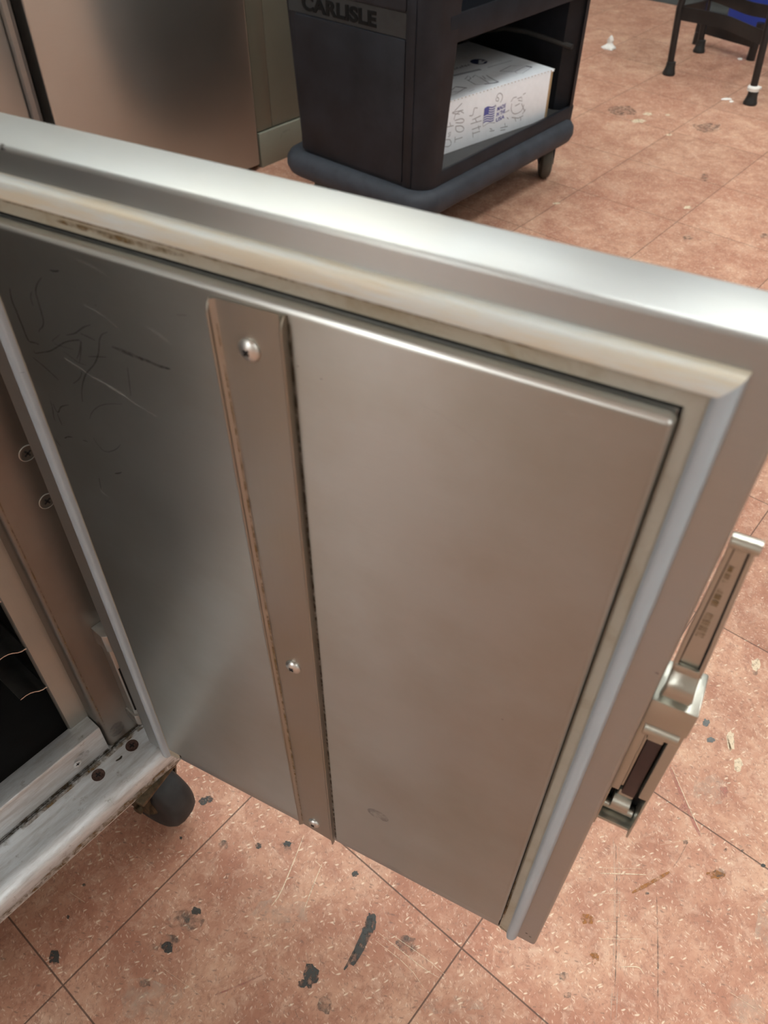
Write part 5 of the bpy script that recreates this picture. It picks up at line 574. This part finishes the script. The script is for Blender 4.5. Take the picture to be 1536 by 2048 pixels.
# ------------------------------------------------------------------ black utility cart
ct = thing('utility_cart', 'black plastic utility cart with lettered end panel and open shelves', 'cart', (1.85, .92, 0))
OX, OY = 1.85, .92
def kobj(name, mb, mats, **k):
    bmesh.ops.translate(mb.bm, vec=(-OX, -OY, 0), verts=mb.bm.verts); return obj(name, mb, mats, ct, **k)
def rrect(x0, x1, y0, y1, r, n=6):
    P = []
    for cx, cy, a0 in ((x1 - r, y1 - r, 0), (x0 + r, y1 - r, 90), (x0 + r, y0 + r, 180), (x1 - r, y0 + r, 270)):
        P += [(cx + r * cos(R(a0 + 90 * k / n)), cy + r * sin(R(a0 + 90 * k / n))) for k in range(n + 1)]
    return P
b = MB(); rings = []
for z, e in ((.104, .030), (.106, .012), (.114, .002), (.130, -.004), (.148, -.003), (.160, .004), (.168, .016), (.170, .05)):
    rings.append([(x, y, z) for x, y in rrect(1.476 + e, 2.203 - e, .674 + e, 1.150 - e, .062 - e * .4)])
b.loft(rings, 0)
kobj('bumper', b, 'bumper')
kobj('lower_shelf', MB().box((1.545, .722, .160), (2.18, 1.10, .185), 1).prism([(.6955, .158), (.6940, .1975), (.6960, .2005), (.7010, .2005), (.7220, .187), (.7220, .158)], 'x', 1.55, 2.18, 0).box((1.55, 1.10, .158), (2.18, 1.122, .2005), 0), ['black_plastic', 'shelf'])
kobj('middle_shelf', MB().prism([(.6950, .466), (.6940, .5180), (.6960, .5215), (.7010, .5215), (.7220, .508), (1.09, .508), (1.10, .5215), (1.122, .5215), (1.122, .466), (1.10, .478), (.715, .478)], 'x', 1.57, 2.18), 'black_plastic')
kobj('top_shelf', MB().prism([(.680, .80), (.6780, .8560), (.684, .862), (.695, .862), (.7100, .842), (1.10, .842), (1.115, .862), (1.126, .862), (1.132, .856), (1.130, .80)], 'x', 1.52, 2.20), 'black_plastic')
def end_panel(outer, sgn, name, inner=False):
    b = MB(); rings = []
    zs = [.162, .20, .26, .32, .38, .44, .478, .528, .60, .70, .82]
    for z in zs:
        f = (z - .165) / .33
        y0 = .6945; y1 = 1.1115 + .027 * f
        th = .064 + .034 * f if sgn > 0 else .030
        x0 = outer; r = .045
        n = 6; P = []
        # outer face bulges a little; inner edge is square
        pts = []
        for k in range(n + 1):
            a = R(180 + 90 * k / n); pts.append((x0 + r + r * cos(a), y0 + r + r * sin(a)))
        pts.append((x0 + th, y0)); pts.append((x0 + th, y0 + .012)); pts.append((x0 + .055, y0 + .045)); pts.append((x0 + .050, y1 - .045)); pts.append((x0 + th * .8, y1))
        for k in range(n + 1):
            a = R(90 + 90 * k / n); pts.append((x0 + r + r * cos(a), y1 - r + r * sin(a)))
        if sgn < 0: pts = [(2 * outer - x, y) for x, y in pts]
        rings.append([(x, y, z) for x, y in pts])
    b.loft(rings, 0, smooth=True)
    return b
b = end_panel(1.503, 1, 'end_panel')
# proud skins leave the name strip sunk between them
b.prism(rrect(.7595, 1.085, .176, .4775, .006, 3), 'x', 1.4995, 1.506, 0, bev=.0012)
b.prism(rrect(.7595, 1.105, .5275, .80, .006, 3), 'x', 1.4995, 1.506, 0, bev=.0012)
b.prism([(.7475 - .014, .17), (.7575, .17), (.7575, .82), (.7475 - .014, .82)], 'x', 1.4996, 1.506, 0, bev=.0012)
kobj('end_panel', b, 'black_plastic', auto=30)
b = MB(); b.prism(rrect(.7590, 1.105, .4790, .5265, .003, 3), 'x', 1.5018, 1.506, 0, bev=.0006)
fit(b, text_mesh('CARLISLE', .04, .02, .0016, spacing=1.04), (1.5012, 1.0605, .4862), (0, -.2200, 0), (0, 0, .0305), (-.06, 0, 0), 1)
kobj('name_strip', b, ['strip', 'lettering'], auto=0)['label'] = 'name strip with raised letters'
b = end_panel(2.205, -1, 'end_panel'); kobj('end_panel', b, 'black_plastic', auto=30)
b = MB(); b.box((1.56, 1.094, .17), (2.18, 1.108, .82)); kobj('back_panel', b, 'black_plastic')
# arched rib inside the far end panel
pts = [(2.150, 1.06, .30), (2.150, 1.0, .335), (2.151, .93, .355), (2.152, .86, .358), (2.153, .79, .353), (2.156, .715, .345)]
kobj('rib', MB().tube(pts, .007, 0, 8), 'shelf')
def cart_caster(x, y, ang):
    k = MB(); k.lathe([(.034, .108), (.034, .100), (.022, .092), (0, .092)], 0, 20)
    for s in (-1, 1): k.prism([(-.016, .098), (.016, .098), (.014, .042), (-.014, .042)], 'x', s * .020 - .0018, s * .020 + .0018)
    e = obj('caster', k, 'bumper', ct, loc=(x - OX, y - OY, 0), rotz=ang)
    rx = Matrix.Rotation(pi / 2, 4, 'Y'); rx.translation = (0, 0, .046)
    obj('wheel', MB().lathe([(.012, -.0165), (.034, -.0165), (.043, -.0125), (.046, -.005), (.046, .005), (.043, .0125), (.034, .0165), (.012, .0165)], 0, 32, rx), 'grey_wheel', e)
cart_caster(2.148, .738, R(-52)); cart_caster(1.56, .76, R(20)); cart_caster(1.56, 1.07, R(100)); cart_caster(2.12, 1.07, R(140))
# ------------------------------------------------------------------ the cardboard box on the lower shelf
bxo = thing('cardboard_box', 'white cardboard box with pencil handwriting on the lower cart shelf', 'box', (1.6804, .7769, .1852), math.atan2(-.1516, .9884))
H_, W_, D_ = .1225, .4070, .318
b = MB(); b.box((-.035, .003, 0), (W_ - .003, D_, H_ - .0015), 1, .0008)
b.box((-.035, 0, .0), (W_ - .016, .003, H_ - .003), 0, .0006)
for k in range(34):                                        # torn saw-tooth edge along the top front
    x = -.03 + k * .0128
    b.poly([(x, -.0006, H_ - .0042), (x + .0108, -.0006, H_ - .0042), (x + .0095, .0005, H_ + .0004), (x + .0054, .0016, H_ + .0008), (x + .0018, .0005, H_ + .0004)], 0)
for pts in BF: b.stroke(pts, .0021, 2, lambda u, v: (u, -.0004, v), False, len(pts) > 4)
fl0 = Vector(FLAG[0]); 
def fw(u, v): return (.1430 + u * .040, -.0004, .0440 + v * .036 + .0022 * sin(u * 6.0))
for k in range(7):
    for j in range(8):
        u0, u1 = j / 8, (j + 1) / 8; v0 = k / 6.5; v1 = v0 + .085
        b.poly([fw(u0, v0), fw(u1, v0), fw(u1, v1), fw(u0, v1)], 3)
for j in range(4):
    u0, u1 = j * .11, (j + 1) * .11; b.poly([(lambda p: (p[0], -.0006, p[2]))(fw(u, v)) for u, v in ((u0, .52), (u1, .52), (u1, 1.02), (u0, 1.02))], 3)
b.stroke([(.143, .080), (.1425, .060), (.143, .036), (.150, .038), (.165, .042), (.180, .038), (.190, .036)], .0014, 2, lambda u, v: (u, -.0005, v), False)
for i, tx in enumerate(('MADE', 'IN THE', 'USA')):
    fit(b, text_mesh(tx, .02, 0, .0006), (.1915, -.0005, .0635 - i * .0135), (.032, 0, .0032), (0, 0, .0098), (0, 0, 0), 3)
obj('carton', b, ['cardboard', 'kraft', 'pencil', 'blue_ink'], bxo, auto=0)
b = MB(); b.box((-.035, .0010, H_ - .0012), (W_, D_, H_), 0, .0004)
zt = H_ + .0004
for pts, w, k in BT: b.stroke(pts, w * 1.15, (1, 2)[k], lambda u, v: (u, v, zt), False, False)
cx, cy = LOGO[0]
ru = ((LOGO[1][0] - LOGO[2][0]) / 2, (LOGO[1][1] - LOGO[2][1]) / 2); rv = ((LOGO[3][0] - LOGO[4][0]) / 2, (LOGO[3][1] - LOGO[4][1]) / 2)
rad = .0225
b.poly([(cx + rad * 1.05 * cos(a), cy + rad * sin(a), zt) for a in [k * pi / 14 for k in range(28)]], 3)
for px, py, r1, r2 in ((.004, -.006, .009, .007), (.010, .003, .006, .005), (-.004, -.013, .010, .006), (.015, -.008, .005, .004)):
    b.poly([(cx + px + r1 * cos(a), cy + py + r2 * sin(a), zt + .0003) for a in [k * pi / 8 for k in range(16)]], 0)
b.poly([(cx + .009 + .002 * cos(a), cy - .004 + .003 * sin(a), zt + .0005) for a in [k * pi / 5 for k in range(10)]], 3)
for k in range(6):                                         # worn print beside the emblem, no letter can be read
    u = .196 + k * .0105; b.stroke([(u, .160 + .002 * (k % 2)), (u + .004, .178 - .003 * (k % 3)), (u + .007, .163)], .0026, 1, lambda p, q: (p, q, zt), False)
obj('lid', b, ['cardboard', 'grey_ink', 'pale_ink', 'navy'], bxo, auto=0)['label'] = 'box top with printed folding diagrams'
# ------------------------------------------------------------------ stool
st = thing('bar_stool', 'black metal stool with rubber-tipped legs and a curved footring', 'stool', (3.40, .72, 0))
SX, SY = 3.40, .72
def sobj(name, mb, mats, parent=None, **k):
    if parent is None: bmesh.ops.translate(mb.bm, vec=(-SX, -SY, 0), verts=mb.bm.verts)
    else: bmesh.ops.translate(mb.bm, vec=(-SX, -SY, 0), verts=mb.bm.verts)
    return obj(name, mb, mats, parent or st, **k)
feet = [(3.285, .884), (3.639, .921), (3.53, .56), (3.176, .520)]
cxy = (sum(f[0] for f in feet) / 4, sum(f[1] for f in feet) / 4)
def legp(f, z):
    s_ = min(z, .25); f = (f[0] - .055 * s_, f[1] + .067 * s_)
    k = .02 * z if z < .22 else .005 + (z - .22) * .45
    return (f[0] + (cxy[0] - f[0]) * k, f[1] + (cxy[1] - f[1]) * k, z)
for i, f in enumerate(feet):
    lg = sobj('leg', MB().tube([legp(f, .008), legp(f, .08), legp(f, .15), legp(f, .22), legp(f, .4), legp(f, .70)], .0125, 0, 12), 'stool_black')
    m = Matrix.Translation((f[0], f[1], 0))
    sobj('rubber_tip', MB().lathe([(.0, 0), (.023, 0), (.024, .006), (.021, .014), (.0175, .028), (.017, .044), (.013, .046)], 0, 20, m), 'tip', lg)
    if i == 3:
        m2 = Matrix.Translation(legp(f, .044))
        sobj('tape_wrap', MB().lathe([(.013, 0), (.0205, .001), (.0195, .005), (.0215, .009), (.019, .015), (.013, .017)], 0, 14, m2).box((f[0] + .014, f[1] - .017, .046), (f[0] + .024, f[1] - .006, .056), 0, .003), 'white_tape', lg)['label'] = 'white tape round the leg'
for i in range(4):
    a = Vector(legp(feet[i], .205)); c = Vector(legp(feet[(i + 1) % 4], .205)); ctr = Vector((*cxy, .205)); rings = []
    for k in range(13):
        t = k / 12; p = a.lerp(c, t); q = (ctr - p).normalized(); p = p + q * .050 * sin(pi * t)
        rings.append([p + q * .004 + Vector((0, 0, .021)), p + q * .004 - Vector((0, 0, .021)), p - q * .004 - Vector((0, 0, .021)), p - q * .004 + Vector((0, 0, .021))])
    sobj('footrest_band', MB().loft(rings, 0, smooth=False), 'stool_black')
m = Matrix.Translation((*cxy, 0))
sobj('seat', MB().lathe([(0, .70), (.15, .70), (.165, .712), (.168, .735), (.15, .752), (0, .756)], 0, 32, m), 'stool_black')
# low black base frame behind the stool
tb = thing('table_base', 'low black metal base bar with a round post, seen behind the stool', 'table base', (3.68, .72, 0))
b = MB(); b.tube([(0, 0, 0), (0, 0, .13)], .0165, 0, 16); obj('post', b, 'stool_black', tb)
d = Vector((3.735 - 3.68, .955 - .72, 0)); q = Vector((-d.y, d.x, 0)).normalized() * .012
obj('crossbar', MB().loft([[Vector((0, 0, .045)) - q, Vector((0, 0, .045)) + q, Vector((0, 0, .085)) + q, Vector((0, 0, .085)) - q], [d * 1.15 + Vector((0, 0, .045)) - q, d * 1.15 + Vector((0, 0, .045)) + q, d * 1.15 + Vector((0, 0, .085)) + q, d * 1.15 + Vector((0, 0, .085)) - q]], 0, smooth=False), 'stool_black', tb)
b = MB(); b.tube([(0, 0, 0), (0, 0, .045)], .0165, 0, 16, Matrix.Translation(d * 1.1)); obj('post', b, 'stool_black', tb)
# blue bin
bb = thing('plastic_bin', 'bright blue plastic bin on the floor behind the stool', 'bin', (4.15, .86, 0), R(90))
b = MB(); rings = []
for z, e in ((0, .012), (.02, .006), (.30, .0), (.305, .0)): rings.append([(x, y, z) for x, y in rrect(-.14 + e, .14 - e, -.105 + e, .105 - e, .02, 3)])
for z, e in ((.305, .006), (.02, .012)): rings.append([(x, y, z) for x, y in rrect(-.14 + e, .14 - e, -.105 + e, .105 - e, .02, 3)])
b.loft(rings, 0); obj('tub', b, 'blue', bb)
b = MB(); rings = []
for z, e in ((.288, -.004), (.292, -.014), (.308, -.014), (.312, -.006), (.308, .004), (.29, .004)): rings.append([(x, y, z) for x, y in rrect(-.14 + e, .14 - e, -.105 + e, .105 - e, .022, 3)])
b.loft(rings, 0, caps=False); obj('rim', b, 'blue', bb)
# crumpled paper scrap
b = MB(); rings = []
for z, r in ((0.0005, .030), (.004, .026), (.011, .015), (.020, .0105), (.028, .012), (.036, .010), (.043, .005), (.046, .001)):
    rings.append([((r * (.75 + .5 * random.random())) * cos(2 * pi * j / 11), (r * (.75 + .5 * random.random())) * sin(2 * pi * j / 11), z + (.003 * random.random() if z > .001 else 0)) for j in range(11)])
b.loft(rings, 0, smooth=False)
tag(obj('paper_scrap', b, 'paper', loc=(3.431, 1.219, .0003)), 'small crumpled white scrap lying on the red floor beyond the cart', 'scrap')
# ------------------------------------------------------------------ camera and view
cam = bpy.data.cameras.new('camera'); co = bpy.data.objects.new('camera', cam); C.objects.link(co)
pit, yaw, rol = R(45.410), R(50.707), R(.9947)
F = Vector((sin(yaw) * cos(pit), cos(yaw) * cos(pit), -sin(pit))); Rv = Vector((cos(yaw), -sin(yaw), 0)); U = Rv.cross(F)
R2 = cos(rol) * Rv + sin(rol) * U; U2 = -sin(rol) * Rv + cos(rol) * U
m = Matrix((R2, U2, -F)).transposed().to_4x4(); m.translation = (.0365, -.4025, .9599); co.matrix_world = m
cam.sensor_fit = 'VERTICAL'; cam.sensor_height = 36; cam.sensor_width = 27; cam.lens = 1574.884 / 2048 * 36; cam.clip_start = .02
cam.dof.use_dof = True; cam.dof.focus_distance = .78; cam.dof.aperture_fstop = 11
sc = bpy.context.scene; sc.camera = co
w = bpy.data.worlds.new('world'); sc.world = w; w.use_nodes = True
w.node_tree.nodes['Background'].inputs[0].default_value = (.9, .95, 1, 1); w.node_tree.nodes['Background'].inputs[1].default_value = .02
sc.view_settings.view_transform = 'Standard'; sc.view_settings.look = 'None'; sc.view_settings.gamma = 1; sc.view_settings.use_curve_mapping = False
sc.view_settings.exposure = 0.12
